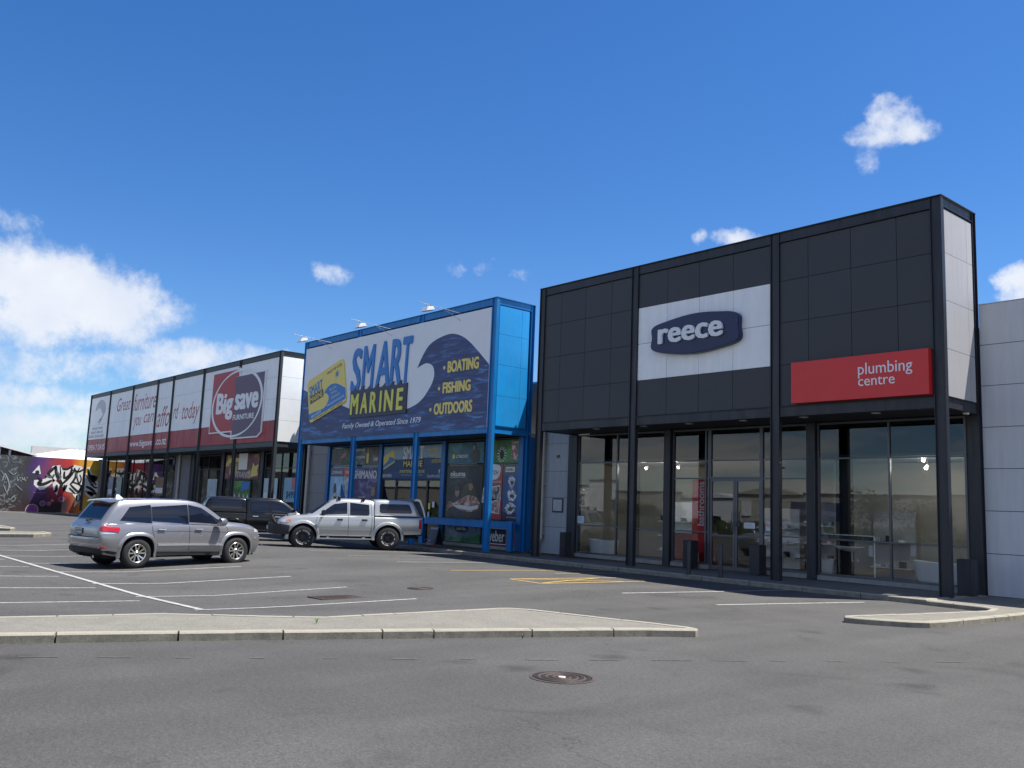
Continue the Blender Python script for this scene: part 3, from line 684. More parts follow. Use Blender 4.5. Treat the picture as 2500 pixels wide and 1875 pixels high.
for x0, x1 in ((-23.18,-22.08),(-22.06,-20.97)):
    b = MB(); X0, X1 = U(x0), U(x1); za, zb = .14, Z(2.60)
    b.box(X0, X0+.06, YM-.03, YM+.03, za, zb); b.box(X1-.06, X1, YM-.03, YM+.03, za, zb); b.box(X0+.06, X1-.06, YM-.03, YM+.03, za, za+.1); b.box(X0+.06, X1-.06, YM-.03, YM+.03, zb-.07, zb)
    dr = b.build('door', M_ALUD, marine); MB().box(X0+.06, X1-.06, YM-.004, YM+.004, za+.1, zb-.07).build('pane', M_GLASS, dr)
for a, b_ in ((-28.8,-24.6),(-19.7,-15.4)): boxo('sill', U(a), U(b_), YM-.10, YM+.08, .125, Z(.235), M_SILL, marine)
boxo('floor', U(-29), U(-15.1), 1.7, 11, .02, .135, MATS['showroom_floor'], marine)
boxo('ceiling', U(-29), U(-15.1), 1.75, 11, Z(4.2), Z(4.25), MATS['showroom_ceiling'], marine)
boxo('interior_wall', U(-29), U(-15.1), 10.9, 11, .13, Z(4.2), MATS['showroom_wall'], marine)
boxo('interior_wall', U(-29.0), U(-28.9), 1.75, 10.9, .13, Z(4.2), MATS['showroom_wall'], marine)
boxo('interior_wall', U(-15.18), U(-15.08), 1.78, 10.9, .13, Z(4.2), MATS['showroom_wall'], marine)
boxo('low_side_wall', U(-15.03)-.03, U(-15.03), YM+.1, 2.0, .13, Z(4.1), M_ALUB, marine)

# ---- furniture store (left, white and red) ----
furn = thing('furniture_store', 'long white store with red lower fascia band and black columns on the left', 'building', (U(-48), 10, 0))
FC = [-63.95,-59.15,-54.15,-49.35,-46.6,-41.75,-36.8,-32.09]
M_STEELG = mat('grey_green_steel', (.035,.042,.045), .5, var=.1)
store_frame(furn, -64.1, -31.96, FC, 0, M_STEELG, mat('grey_soffit', (.10,.10,.11), .7, var=.05), colw=.26)
for a, b_ in zip(FC, FC[1:]):
    n = 4 if b_-a > 4 else 2; xa, xb = a+.115, b_-.115
    for i in range(n):
        for j in range(4):
            panel(furn, xa+(xb-xa)*i/n, xa+(xb-xa)*(i+1)/n, ZP[j], ZP[j+1], M_REDP if j == 0 else M_WPAN)
boxo('fascia_backing', U(-63.9), U(-32.1), YF+.032, YF+.08, Z(4.37), Z(8.6), M_DARKBK, furn)
for j in range(4): MB().box(U(-31.96)-.05, U(-31.96)-.018, U(.11), U(1.56), Z(ZP[j])+.005, Z(ZP[j+1])-.005).build('side_panel', mat('sunny_white_panel', (.80,.81,.79), .5, var=.04), furn)
boxo('rear_fascia', U(-64), U(-32.2), 2.0, 2.05, Z(4.36), Z(8.8), M_CHAR, furn)
boxo('roof', U(-66), U(-31.9), 2.3, 26, Z(6.1), Z(6.16), M_ROOF, furn)
boxo('left_pier', U(-66.6), U(-65.5), 2.0, 2.3, -.2, Z(4.1), mat('pier_render', (.20,.20,.22), .8, var=.08), furn)
boxo('end_wall', U(-66.6), U(-66.3), 2.31, 26, -.2, Z(6.1), MATS['pier_render'], furn)
boxo('pier', U(-49.5), U(-47.0), 1.9, 2.3, .1, Z(4.1), MATS['pier_render'], furn)
MB().cyl((U(-48.55),1.78,.13),(U(-48.55),1.78,Z(4.1)),.09,12).build('downpipe', M_PIPE, furn)
for x in (-59.5,-54.3,-46.4,-41.9,-36.7,-32.3): boxo('inner_column', U(x)-.2, U(x)+.2, 1.85, 2.2, .13, Z(4.1), M_CHARS, furn)
boxo('dark_bay', U(-65.5), U(-64.0), 2.1, 2.3, .1, Z(4.1), M_CHARS, furn)
for (x0,x1,mu,ra) in ((-63.9,-59.8,(-61.9,),(3.05,)),(-59.2,-54.6,(-57.9,-55.6),(3.05,2.5)),(-54.0,-49.55,(-51.8,),(3.05,)),(-46.1,-42.2,(-44.1,),(3.17,)),(-41.6,-37.0,(-40.55,-38.0),(3.17,2.58)),(-36.4,-32.6,(-34.5,),(3.17,))):
    window(furn, x0, x1, .24, 4.0, 1.97, mu, ra, m=M_ALUD)
boxo('floor', U(-64), U(-32), 2.1, 12, .02, .135, MATS['showroom_floor'], furn)
boxo('ceiling', U(-64), U(-32), 2.06, 12, Z(4.15), Z(4.2), MATS['showroom_ceiling'], furn)
boxo('interior_wall', U(-64), U(-32), 11.9, 12, .13, Z(4.15), MATS['showroom_wall'], furn)
boxo('interior_wall', U(-32.1), U(-32.0), 2.1, 11.9, .13, Z(4.15), MATS['showroom_wall'], furn)

boxo('interior_wall', U(-64.05), U(-63.95), 2.1, 11.9, .13, Z(4.15), MATS['showroom_wall'], furn)
boxo('interior_wall', U(-47.2), U(-47.1), 2.1, 11.9, .13, Z(4.15), MATS['showroom_wall'], furn)
boxo('partition', U(-63.9), U(-47.3), 6.0, 6.1, .13, Z(4.15), MATS['showroom_wall'], furn)
# ------------------------------------------------------------------ signs
M_NAVY = mat('navy_sign', (.006,.015,.07), .35, var=.05)
M_SGREY = mat('silver_letter', (.74,.76,.79), .4, var=.04)
M_WHITEPR = mat('white_print', (.80,.81,.82), .6, var=.03)
M_REDSIGN = mat('red_sign', (.66,.028,.028), .4, var=.04)
M_YELPR = mat('yellow_print', (.80,.64,.17), .5, var=.04)
M_BLACKPR = mat('black_print', (.012,.013,.018), .5, var=.1)
M_NAVYPR = mat('navy_print', (.038,.040,.078), .5, var=.1)
M_BLUEPR = mat('blue_print', (.04,.20,.52), .5, var=.06)
M_PINKRED = mat('faded_red_print', (.42,.12,.12), .6, var=.1)
M_PURPLE = mat('plum_print', (.115,.065,.115), .5, var=.06)
M_GREYPR = mat('grey_print', (.30,.32,.33), .6, var=.1)
M_LGREYPR = mat('light_grey_print', (.48,.50,.51), .6, var=.1)

t = thing('badge_sign', 'navy barrel shaped sign with raised silver reece lettering on the white fascia panels', 'sign', (U(-6.68), 0, Z(6.5)))
rim = smooth_pts([(-8.13,6.22),(-8.14,6.55),(-8.12,6.86),(-7.5,7.0),(-6.68,7.08),(-5.9,7.03),(-5.26,6.90),(-5.2,6.55),(-5.22,6.18),(-5.9,6.03),(-6.68,5.97),(-7.5,6.05)], 5, True)
MB().prism([(U(x), .055, Z(z)) for x, z in rim], (0,-.20,0)).build('board', M_NAVY, t, bevel=.02)
textF('reece', -7.86, -5.66, 6.335, 6.765, -.150, M_SGREY, t, bold=.03, depth=.07)
t = thing('red_sign', 'long red box sign reading plumbing centre at the right end of the fascia', 'sign', (U(-2), 0, Z(4.9)))
boxo('board', U(-3.64), U(-.29), -.17, .055, Z(4.40), Z(5.40), M_REDSIGN, t)
textF('plumbing', -1.90, -.64, 4.865, 5.215, -.171, M_WHITEPR, t, depth=.012)
textF('centre', -1.90, -1.04, 4.685, 4.875, -.171, M_WHITEPR, t, depth=.012)

# marine billboard
def sea_mat(name, base, hi, sc):
    m = bpy.data.materials.new(name); m.use_nodes = True; nt = m.node_tree; b = nt.nodes['Principled BSDF']; L = nt.links.new
    tcn = nt.nodes.new('ShaderNodeTexCoord'); mp = nt.nodes.new('ShaderNodeMapping'); mp.inputs['Scale'].default_value = (.55, 1, 4.5); mp.inputs['Rotation'].default_value = (0,.10,0); L(tcn.outputs['Object'], mp.inputs[0])
    n = nt.nodes.new('ShaderNodeTexNoise'); n.inputs['Scale'].default_value = sc; n.inputs['Detail'].default_value = 8; n.inputs['Roughness'].default_value = .6; n.inputs['Distortion'].default_value = .6; L(mp.outputs[0], n.inputs['Vector'])
    cr = nt.nodes.new('ShaderNodeValToRGB'); e = cr.color_ramp.elements; e[0].position = .42; e[0].color = (*base, 1); e[1].position = .68; e[1].color = (*hi, 1)
    x = e.new(.56); x.color = tuple(base[i]*1.35+.004 for i in range(3))+(1,)
    L(n.outputs['Fac'], cr.inputs[0]); L(cr.outputs[0], b.inputs['Base Color']); b.inputs['Roughness'].default_value = .5; return m
M_SEA = sea_mat('printed_sea', (.036,.05,.14), (.09,.26,.52), 1.5)
M_SEA2 = sea_mat('printed_sea_window', (.012,.05,.14), (.03,.12,.25), 1.0)
bb = thing('billboard', 'large billboard with a curling blue wave and raised SMART MARINE lettering on the blue store', 'billboard', (U(-22), YS, Z(6.4)))
YB = YS-.03
boxo('skin', U(-28.84), U(-15.30), YB, YS+.05, Z(4.30), Z(8.50), mat('billboard_skin', (.78,.80,.82), .55, var=.04, vscale=.7), bb)
sea = [(-28.84,6.60),(-28.4,6.47),(-27.0,6.12),(-25.9,5.84),(-24.9,5.57),(-23.4,5.2),(-21.8,5.1),(-20.6,5.18),(-19.87,5.29),(-19.3,5.50),(-18.86,5.85),(-18.6,6.18),(-18.54,6.48),(-18.68,6.76),(-19.06,6.89),(-19.4,6.84),(-19.68,6.75)]
sea2 = [(-19.68,6.75),(-19.38,7.18),(-18.94,7.58),(-18.3,7.78),(-17.58,7.84),(-16.95,7.68),(-16.45,7.40),(-15.9,6.98),(-15.30,6.48)]
pts = smooth_pts(sea, 4)[:-1]+smooth_pts(sea2, 4)+[(-15.30,4.30),(-28.84,4.30)]
flat('wave_print', pts, YB, M_SEA, bb, .004)
# raised logo: navy board with a wave-cut top, letters standing proud
top = [(-24.50,6.22)]
x = -24.4
while x < -20.5:
    top += [(x+.12,6.22),(x+.30,6.34),(x+.40,6.37),(x+.36,6.30),(x+.38,6.24),(x+.46,6.21)]; x += .56
top += [(-20.24,6.24)]
MB().prism([(U(a), YB-.005, Z(b)) for a, b in top+[(-20.24,5.06),(-24.50,5.06)]], (0,-.06,0)).build('logo_board', M_NAVYPR, bb)
SM = [('S',-24.55,-23.72,6.10,8.02),('M',-23.66,-22.72,6.16,8.05),('A',-22.60,-21.46,6.16,8.08),('R',-21.52,-20.62,6.16,8.08),('T',-20.74,-20.02,6.16,8.08)]
for ch, a, b, z0, z1 in SM:
    text(ch, (U(a-.02),YB-.006,Z(z0)), (U(b-.10),YB-.006,Z(z0)), (U(a+.06),YB-.006,Z(z1)), M_BLUEPR, bb, name='letter', bold=.02, depth=.055)
for i, ch in enumerate('MARINE'):
    a = -24.40+i*.70 if ch != 'I' else -24.40+i*.70+.12; wd = .50 if ch != 'I' else .13
    a = [-24.40,-23.60,-22.86,-22.13,-21.78,-20.90][i]; wd = [.62,.56,.50,.13,.62,.44][i]
    text(ch, (U(a),YB-.066,Z(5.20)), (U(a+wd),YB-.066,Z(5.20)), (U(a+.02),YB-.066,Z(6.06)), mat('acid_yellow', (.72,.68,.12), .5, var=.04), bb, name='letter', bold=.03, depth=.03)
# the tilted yellow card
BLc, BRc, TLc = Vector((-27.95,4.99)), Vector((-24.80,5.80)), Vector((-28.45,6.93))
def card(u, v): p = BLc+(BRc-BLc)*u+(TLc-BLc)*v; return (p.x, p.y)
def rr(u0, u1, v0, v1, ru, rv, n=4):
    out = []
    for cu, cv, a0 in ((u1-ru, v0+rv, -90), (u1-ru, v1-rv, 0), (u0+ru, v1-rv, 90), (u0+ru, v0+rv, 180)):
        for k in range(n+1): a = math.radians(a0+90*k/n); out.append((cu+ru*math.cos(a), cv+rv*math.sin(a)))
    return out
MB().prism([(U(a), YB-.005, Z(b)) for a, b in [card(*q) for q in rr(0,1,0,1,.07,.10)]], (0,-.06,0)).build('card', M_YELPR, bb)
cw = smooth_pts([(0,.22),(.15,.2),(.3,.17),(.42,.16),(.5,.2),(.55,.28),(.56,.36),(.52,.44),(.44,.48)], 3)[:-1]+smooth_pts([(.44,.48),(.5,.54),(.6,.58),(.7,.57),(.82,.50),(1,.31)], 3)+[(1,.10),(.97,.07),(.02,.07),(0,.10)]
flat('card_wave', [card(*q) for q in cw], YB-.065, M_BLUEPR, bb)
def ct(s, u0, u1, v0, v1, m, **k):
    a, b, c = card(u0,v0), card(u1,v0), card(u0,v1); y = k.pop('y', YB-.071)
    return text(s, (U(a[0]),y,Z(a[1])), (U(b[0]),y,Z(b[1])), (U(c[0]),y,Z(c[1])), m, bb, **k)
ct('SMART', .05, .43, .60, .84, M_BLUEPR, bold=.03)
flat('card_box', [card(*q) for q in ((.05,.43),(.43,.43),(.43,.60),(.05,.60))], YB-.066, M_BLACKPR, bb)
ct('MARINE', .07, .41, .45, .58, M_YELPR, bold=.02, y=YB-.073)
ct('SMART VIP CLUB', .56, .95, .85, .91, M_BLACKPR)
ct('Boating', .60, .78, .44, .50, M_YELPR); ct('Fishing', .63, .78, .34, .41, M_YELPR); ct('Outdoors', .63, .86, .245, .31, M_YELPR)
ct('www.smartmarine.co.nz', .50, .96, .14, .19, M_WHITEPR); ct('0800 005040', .06, .34, .10, .15, M_WHITEPR); ct('SMART DISCOUNTS - SMART SAVINGS', .12, .92, .015, .055, M_BLACKPR)
st = []
for k in range(16):
    a = math.pi*2*k/16; r = .075 if k % 2 else .024; st.append((.82+r*math.cos(a), .73+r*1.5*math.sin(a)))
flat('compass_star', [card(*q) for q in st], YB-.066, M_BLUEPR, bb)
for s, x0, x1, z0, z1, bx in (('BOATING',-17.71,-15.86,6.39,6.83,-17.92),('FISHING',-17.95,-16.27,5.64,6.06,-18.18),('OUTDOORS',-18.44,-16.13,4.88,5.32,-18.66)):
    textF(s, x0-.03, x1+.03, z0-.03, z1+.03, YB-.007, M_NAVYPR, bb, bold=.09)
    textF(s, x0, x1, z0, z1, YB-.010, M_YELPR, bb, bold=.055)
    flat('bullet', [(bx+.07*math.cos(a*.5236), (z0+z1)/2+.07*math.sin(a*.5236)) for a in range(12)], YB-.005, M_YELPR, bb)
textF('Family Owned & Operated Since 1979', -25.08, -19.25, 4.585, 4.87, YB-.006, M_WHITEPR, bb, bold=.012, shear=.22)

# flood lights reaching out over the billboard
M_GALV = mat('galvanised_steel', (.36,.37,.37), .35, .7, var=.1)
for k, X in enumerate((-26.4,-21.6,-17.05)):
    lab = ['leftmost', 'middle', 'rightmost'][k]+' of the three floodlights on arms above the wave billboard'
    x = U(X); t = thing('floodlight', lab, 'floodlight', (x, YS, Z(8.6)), group='floodlights above the billboard')
    MB().tube([(x,YS+.3,Z(8.50)),(x,YS-2.25,Z(8.62))], .012).build('arm', M_GALV, t)
    MB().tube([(x,YS-.02,Z(8.25)),(x,YS-1.0,Z(8.56))], .010).build('strut', M_GALV, t)
    b = MB(); yl = YS-1.72; zl = Z(8.40)
    b.tube([(x-.14,yl,zl),(x-.14,yl,Z(8.58)),(x+.14,yl,Z(8.58)),(x+.14,yl,zl)], .014)
    b.build('yoke', M_GALV, t)
    MB().prism([(x-.2,yl-.22,zl-.10),(x-.2,yl+.20,zl+.02),(x-.2,yl+.14,zl+.14),(x-.2,yl-.14,zl+.10)], (.4,0,0)).build('lamp_housing', M_WPAN, t, bevel=.012)
    MB().prism([(x-.18,yl-.23,zl-.115),(x-.18,yl+.20,zl+.005),(x-.18,yl+.20,zl+.02),(x-.18,yl-.22,zl-.10)], (.36,0,0)).build('lens', mat('lamp_lens', (.05,.05,.05), .1, var=0), t)

# furniture store lettering (each a sign fixed to the panels)
t = thing('store_slogan', 'faded red handwritten slogan Great furniture you can afford today on white panels', 'sign', (U(-50), .05, Z(7)))
for s, x0, x1, z0, z1 in (('Great',-57.5,-54.6,7.22,8.15),('furniture',-53.9,-49.55,7.05,8.22),('you',-53.6,-52.1,5.75,6.62),('can',-51.6,-49.75,6.15,6.72),('affo',-49.1,-46.85,5.75,7.05),('rd',-46.3,-45.4,6.15,7.1),('today',-44.8,-42.15,5.72,7.05)):
    textF(s, x0, x1, z0, z1, YF-.003, M_PINKRED, t, shear=.32)
t = thing('web_address_sign', 'white www.bigsave.co.nz lettering on the red fascia band', 'sign', (U(-50), .05, Z(4.8)))
textF('www.bigsave', -53.95, -49.65, 4.52, 5.05, YF-.003, M_WHITEPR, t, bold=.02); textF('.co.nz', -48.95, -47.1, 4.63, 4.98, YF-.003, M_WHITEPR, t, bold=.02)
t = thing('opening_days_sign', 'white OPEN 7 DAYS lettering at the far left of the red fascia band', 'sign', (U(-61.6), .05, Z(4.8)))
textF('OPEN 7 DAYS', -63.75, -59.5, 4.60, 5.02, YF-.003, M_WHITEPR, t, bold=.02)
t = thing('fern_emblem', 'grey fern leaf emblem over three lines of small grey lettering on the leftmost white panels', 'sign', (U(-61.6), .05, Z(7)))
fl = smooth_pts([(-62.7,7.55),(-62.45,8.0),(-61.9,8.28),(-61.3,8.33),(-60.6,8.15),(-60.2,7.8),(-60.15,7.45),(-60.5,7.2),(-60.9,7.3),(-61.3,7.62),(-61.9,7.72),(-62.4,7.6)], 3, True)
flat('fern_head', fl, YF-.001, M_LGREYPR, t)
for k in range(6):
    z = 7.35-k*.11; x = -60.35-k*.13; flat('frond', [(x,z),(x-.1,z-.09),(x-.75+k*.05,z-.30),(x-.8+k*.05,z-.36),(x-.1,z-.15)], YF-.001, M_GREYPR if k % 2 else M_LGREYPR, t)
flat('stem', [(-61.3,6.95),(-60.9,6.9),(-61.7,6.62),(-61.9,6.60)], YF-.002, M_GREYPR, t)
for s, x0, x1, z in (('PROUDLY MADE',-63.0,-60.5,6.14),('RIGHT HERE IN',-63.2,-60.4,5.84),('NEW ZEALAND',-63.6,-60.0,5.55)): textF(s, x0, x1, z, z+.18, YF-.003, M_GREYPR, t, bold=.03)
lg = thing('round_logo_sign', 'red and plum logo board with a white ring and Big save FURNITURE lettering', 'sign', (U(-37), 0, Z(6.5)))
yl = -.03
MB().prism([(U(a), .05, Z(b)) for a, b in ((-40.28,5.0),(-37.30,5.0),(-37.30,4.62),(-34.0,4.62),(-33.6,4.85),(-33.55,8.02),(-36.68,8.02),(-36.68,8.42),(-37.3,8.42),(-40.28,8.40))], (0,-.08,0)).build('board', M_WHITEPR, lg)
flat('red_square', [(-40.20,5.07),(-37.17,5.07),(-37.17,8.2),(-40.20,8.2)], yl, M_REDSIGN if False else mat('brick_red_print', (.40,.03,.035), .5, var=.05), lg)
flat('plum_square', [(-37.17,4.69),(-34.05,4.69),(-33.66,4.9),(-33.64,7.95),(-37.17,7.95)], yl, M_PURPLE, lg)
flat('red_top', [(-37.17,8.2),(-40.2,8.2),(-40.2,8.33),(-36.78,8.34),(-36.78,7.96),(-37.17,7.96)], yl, MATS['brick_red_print'], lg)
b = MB(); n = 64
for i in range(n):
    v = []
    for a in (2*math.pi*i/n, 2*math.pi*(i+1)/n):
        th = .11+.13*abs(math.cos(a-.6))
        for r in (0, th):
            x = -36.9+(3.22-r)*math.cos(a); z = 6.52+(1.80-r*.62)*math.sin(a)+.16*math.cos(a); v.append((U(x), yl-.008, Z(z)))
    b.add(v, [(0,1,3,2)])
b.build('ring', M_WHITEPR, lg)
textF('Big', -39.5, -37.25, 5.68, 7.2, yl-.010, M_WHITEPR, lg, bold=.05); textF('save', -37.05, -34.15, 6.14, 7.0, yl-.010, M_WHITEPR, lg, bold=.05)
textF('FURNITURE', -37.13, -34.55, 5.62, 5.9, yl-.010, M_WHITEPR, lg, bold=.03)

# ------------------------------------------------------------------ window posters of the marine store
YP = YM-.062
def poster(label, x0, x1, z0, z1, m, y=None, name='window_poster', cat='poster', group='window posters of the blue store'):
    y = YP if y is None else y
    t = thing(name, label, cat, (U((x0+x1)/2), y, Z(z0)), group=group)
    MB().box(U(x0), U(x1), y, y+.006, Z(z0), Z(z1)).build('sheet', m, t); return t
def photo_mat(name, c1, c2, c3, sc=2.0):
    if name in MATS: return MATS[name]
    m = bpy.data.materials.new(name); m.use_nodes = True; nt = m.node_tree; b = nt.nodes['Principled BSDF']; L = nt.links.new
    tcn = nt.nodes.new('ShaderNodeTexCoord'); n = nt.nodes.new('ShaderNodeTexNoise'); n.inputs['Scale'].default_value = sc; n.inputs['Detail'].default_value = 7; n.inputs['Distortion'].default_value = 1.2; L(tcn.outputs['Object'], n.inputs['Vector'])
    cr = nt.nodes.new('ShaderNodeValToRGB'); c1, c2, c3 = [tuple(min(.9, v*1.3) for v in c) for c in (c1, c2, c3)]; e = cr.color_ramp.elements; e[0].position = .38; e[0].color = (*c1,1); e[1].position = .70; e[1].color = (*c3,1); q = e.new(.54); q.color = (*c2,1)
    L(n.outputs['Fac'], cr.inputs[0]); L(cr.outputs[0], b.inputs['Base Color']); b.inputs['Roughness'].default_value = .4; b.inputs['Coat Weight'].default_value = .0; MATS[name] = m; return m
def blob(t, name, cx, cz, rx, rz, m, y, seed=0, rough=.12, n=18):
    rnd = random.Random(seed+int(abs(cx)*100)); k = [1+rough*(rnd.random()*2-1) for _ in range(n)]
    return flat(name, [(cx+rx*k[i]*math.cos(2*math.pi*i/n), cz+rz*k[i]*math.sin(2*math.pi*i/n)) for i in range(n)], y, m, t, .002)
P_SKIN = mat('print_skin', (.30,.17,.12), .3, var=.25, vscale=6); P_DARK = mat('print_dark_cloth', (.02,.022,.03), .3, var=.3, vscale=4)
P_NAVYC = mat('print_navy_cloth', (.015,.018,.06), .3, var=.3, vscale=4); P_FISH = photo_mat('print_fish', (.10,.055,.03), (.30,.17,.12), (.62,.48,.42), 3.5)
P_WHITE = mat('print_white', (.62,.64,.66), .25, var=.05); P_SILVER = photo_mat('print_chrome', (.08,.09,.10), (.45,.48,.50), (.8,.82,.84), 5)
P_RED = mat('print_red', (.30,.02,.025), .25, var=.1); P_GREEN = photo_mat('print_green', (.01,.05,.012), (.03,.14,.03), (.06,.24,.06), 1.5)
p = poster('dark poster with a red and green lure, top left pane of the blue store', -28.72, -26.9, 3.24, 4.0, photo_mat('print_dusk', (.02,.022,.022), (.05,.055,.05), (.12,.13,.12)))
flat('lure', [(-28.0,3.5),(-27.7,3.75),(-27.3,3.82),(-27.5,3.6)], YP-.001, P_RED, p); flat('lure', [(-27.6,3.5),(-27.2,3.72),(-26.95,3.6),(-27.1,3.4)], YP-.001, P_GREEN, p)
p = poster('poster with purple LOWRANCE header above a pale blue boat photo', -28.72, -27.55, .3, 3.12, photo_mat('print_sky', (.16,.33,.48), (.22,.42,.60), (.40,.55,.68), .7))
flat('header', [(-28.72,2.72),(-27.55,2.72),(-27.55,3.12),(-28.72,3.12)], YP-.001, mat('print_purple', (.05,.02,.13), .25), p); textF('LOWRANCE', -28.6, -27.65, 2.84, 2.98, YP-.006, P_WHITE, p, bold=.03)
flat('boat', smooth_pts([(-28.7,1.5),(-28.3,1.95),(-28.0,1.9),(-27.7,1.6),(-27.55,1.7),(-27.55,1.3),(-28.7,1.2)], 3), YP-.002, P_SILVER, p); blob(p, 'rider', -28.25, 2.15, .14, .25, P_DARK, YP-.003)
p = poster('poster with red SIMRAD header beside the second blue column', -27.52, -26.92, .3, 3.12, photo_mat('print_grey', (.15,.16,.2), (.35,.38,.42), (.55,.6,.65)))
flat('header', [(-27.52,2.72),(-26.92,2.72),(-26.92,3.12),(-27.52,3.12)], YP-.001, mat('print_orange_red', (.48,.05,.03), .3), p); textF('SIMRAD', -27.38, -26.95, 2.84, 2.98, YP-.006, P_WHITE, p, bold=.03)
p = poster('dark PREPARE FOR THE EXTREME poster with a yellow handheld radio', -26.75, -24.68, 3.24, 4.0, photo_mat('print_storm', (.03,.035,.04), (.06,.065,.07), (.2,.22,.23)))
textF('PREPARE', -26.62, -25.8, 3.84, 3.94, YP-.004, P_WHITE, p, bold=.03); textF('FOR THE', -26.62, -26.1, 3.68, 3.78, YP-.004, M_BLUEPR, p, bold=.03); textF('EXTREME', -26.62, -25.75, 3.52, 3.62, YP-.004, P_WHITE, p, bold=.03)
flat('radio', [(-25.62,3.3),(-25.48,3.3),(-25.44,3.7),(-25.52,3.76),(-25.53,3.95),(-25.56,3.95),(-25.57,3.76),(-25.66,3.7)], YP-.002, M_YELPR, p)
flat('red_label', [(-25.1,3.36),(-24.68,3.36),(-24.68,3.58),(-25.1,3.58)], YP-.002, P_RED, p); textF('GME', -25.04, -24.72, 3.41, 3.53, YP-.006, P_WHITE, p, bold=.02)
p = poster('violet underwater SHIMANO poster with anglers', -26.75, -24.68, .3, 3.12, photo_mat('print_violet', (.018,.01,.06), (.05,.03,.13), (.20,.16,.35), 1.6))
textF('SHIMANO', -26.62, -24.72, 2.62, 2.98, YP-.004, P_WHITE, p, bold=.03)
blob(p, 'face', -24.95, 2.1, .16, .24, P_SKIN, YP-.003, 3); blob(p, 'cap', -24.92, 2.34, .2, .10, P_DARK, YP-.006, 4); blob(p, 'jacket', -24.95, 1.4, .35, .55, P_NAVYC, YP-.002, 5); blob(p, 'hand', -25.45, 1.45, .16, .22, P_SKIN, YP-.004, 6); blob(p, 'hand', -26.0, 1.6, .12, .16, P_WHITE, YP-.004, 7)
p = poster('wide blue wave banner with yellow card over the marine store doors', -24.26, -20.0, 2.62, 3.98, M_SEA2, name='window_banner', cat='banner')
flat('sky_print', [(-24.26,3.98),(-20.0,3.98),(-20.0,3.42),(-21,3.48),(-22.3,3.40),(-24.26,3.46)], YP-.0, mat('print_haze_blue', (.07,.17,.30), .2), p)
flat('card', [(-24.2,3.0),(-23.35,3.32),(-23.45,3.85),(-24.25,3.55)], YP-.006, M_YELPR, p); flat('card_wave', [(-24.2,3.07),(-23.36,3.38),(-23.45,3.5),(-23.75,3.55),(-23.9,3.35),(-24.2,3.2)], YP-.011, M_BLUEPR, p)
textF('SMART', -22.75, -21.25, 3.42, 3.95, YP-.007, P_WHITE, p, bold=.03); flat('logo_box', [(-22.75,3.08),(-21.25,3.08),(-21.25,3.42),(-22.75,3.42)], YP-.006, M_BLACKPR, p); textF('MARINE', -22.7, -21.32, 3.12, 3.36, YP-.011, M_YELPR, p, bold=.02)
textF('smartmarine.co.nz', -22.95, -21.15, 2.87, 3.02, YP-.007, M_YELPR, p, bold=.01); textF('0800 005040', -24.24, -23.55, 2.68, 2.82, YP-.007, P_WHITE, p, bold=.02); textF('SmartMarineNZ', -20.95, -20.08, 2.68, 2.80, YP-.007, P_WHITE, p); textF('f', -20.2, -20.08, 2.84, 3.0, YP-.007, P_WHITE, p, bold=.03)
textF('Family Owned & Operated Since 1979', -22.8, -21.3, 2.74, 2.80, YP-.007, P_WHITE, p)
for s, x0, x1, z in (('BOATING',-20.95,-20.35,3.72),('FISHING',-20.8,-20.25,3.5),('OUTDOORS',-20.7,-20.05,3.26)): textF(s, x0, x1, z, z+.13, YP-.007, M_YELPR, p, bold=.02)
p = poster('teal sea CRESSI poster with a spear diver in black, top pane', -19.62, -17.4, 3.22, 4.0, photo_mat('print_teal', (.015,.09,.13), (.03,.15,.20), (.08,.26,.32), .9))
textF('CRESSI', -19.1, -18.35, 3.42, 3.54, YP-.004, P_WHITE, p, bold=.02, shear=.3); flat('mark', [(-19.32,3.4),(-19.17,3.4),(-19.17,3.56),(-19.32,3.56)], YP-.002, M_YELPR, p)
blob(p, 'wetsuit', -17.9, 3.48, .30, .26, P_DARK, YP-.002, 1); blob(p, 'hood', -17.98, 3.85, .13, .14, P_DARK, YP-.005, 2); blob(p, 'face', -17.99, 3.80, .08, .09, P_SKIN, YP-.008, 3)
p = poster('black okuma poster of two anglers in dark jackets holding a large snapper', -19.62, -17.4, 1.14, 3.13, photo_mat('print_night', (.008,.009,.010), (.022,.024,.026), (.055,.058,.06), .8))
textF('okuma', -19.4, -18.45, 2.72, 2.92, YP-.004, P_WHITE, p, bold=.03); textF('INSPIRED FISHING', -19.4, -18.45, 2.66, 2.70, YP-.004, P_WHITE, p)
blob(p, 'jacket', -18.2, 1.85, .50, .65, mat('print_olive', (.035,.037,.026), .3, var=.4, vscale=5), YP-.002, 8); blob(p, 'face', -18.1, 2.36, .13, .17, P_SKIN, YP-.006, 9); blob(p, 'cap', -18.12, 2.53, .16, .09, P_DARK, YP-.009, 10)
blob(p, 'jacket', -18.95, 1.62, .36, .45, P_NAVYC, YP-.003, 11); blob(p, 'face', -18.9, 2.13, .15, .19, P_SKIN, YP-.007, 12); blob(p, 'hood', -18.93, 2.27, .18, .10, P_NAVYC, YP-.010, 13)
flat('fish', smooth_pts([(-19.55,1.50),(-19.5,1.68),(-19.35,1.78),(-19.1,1.72),(-18.7,1.86),(-18.2,2.02),(-17.75,1.95),(-17.5,1.72),(-17.62,1.5),(-18.0,1.40),(-18.6,1.44),(-19.05,1.58),(-19.25,1.56),(-19.5,1.42)], 3, True), YP-.012, P_FISH, p, .002)
flat('fish_belly', smooth_pts([(-19.1,1.6),(-18.6,1.5),(-18.0,1.46),(-17.66,1.55),(-17.6,1.66),(-18.1,1.6),(-18.7,1.64)], 3, True), YP-.015, P_WHITE, p, .002)
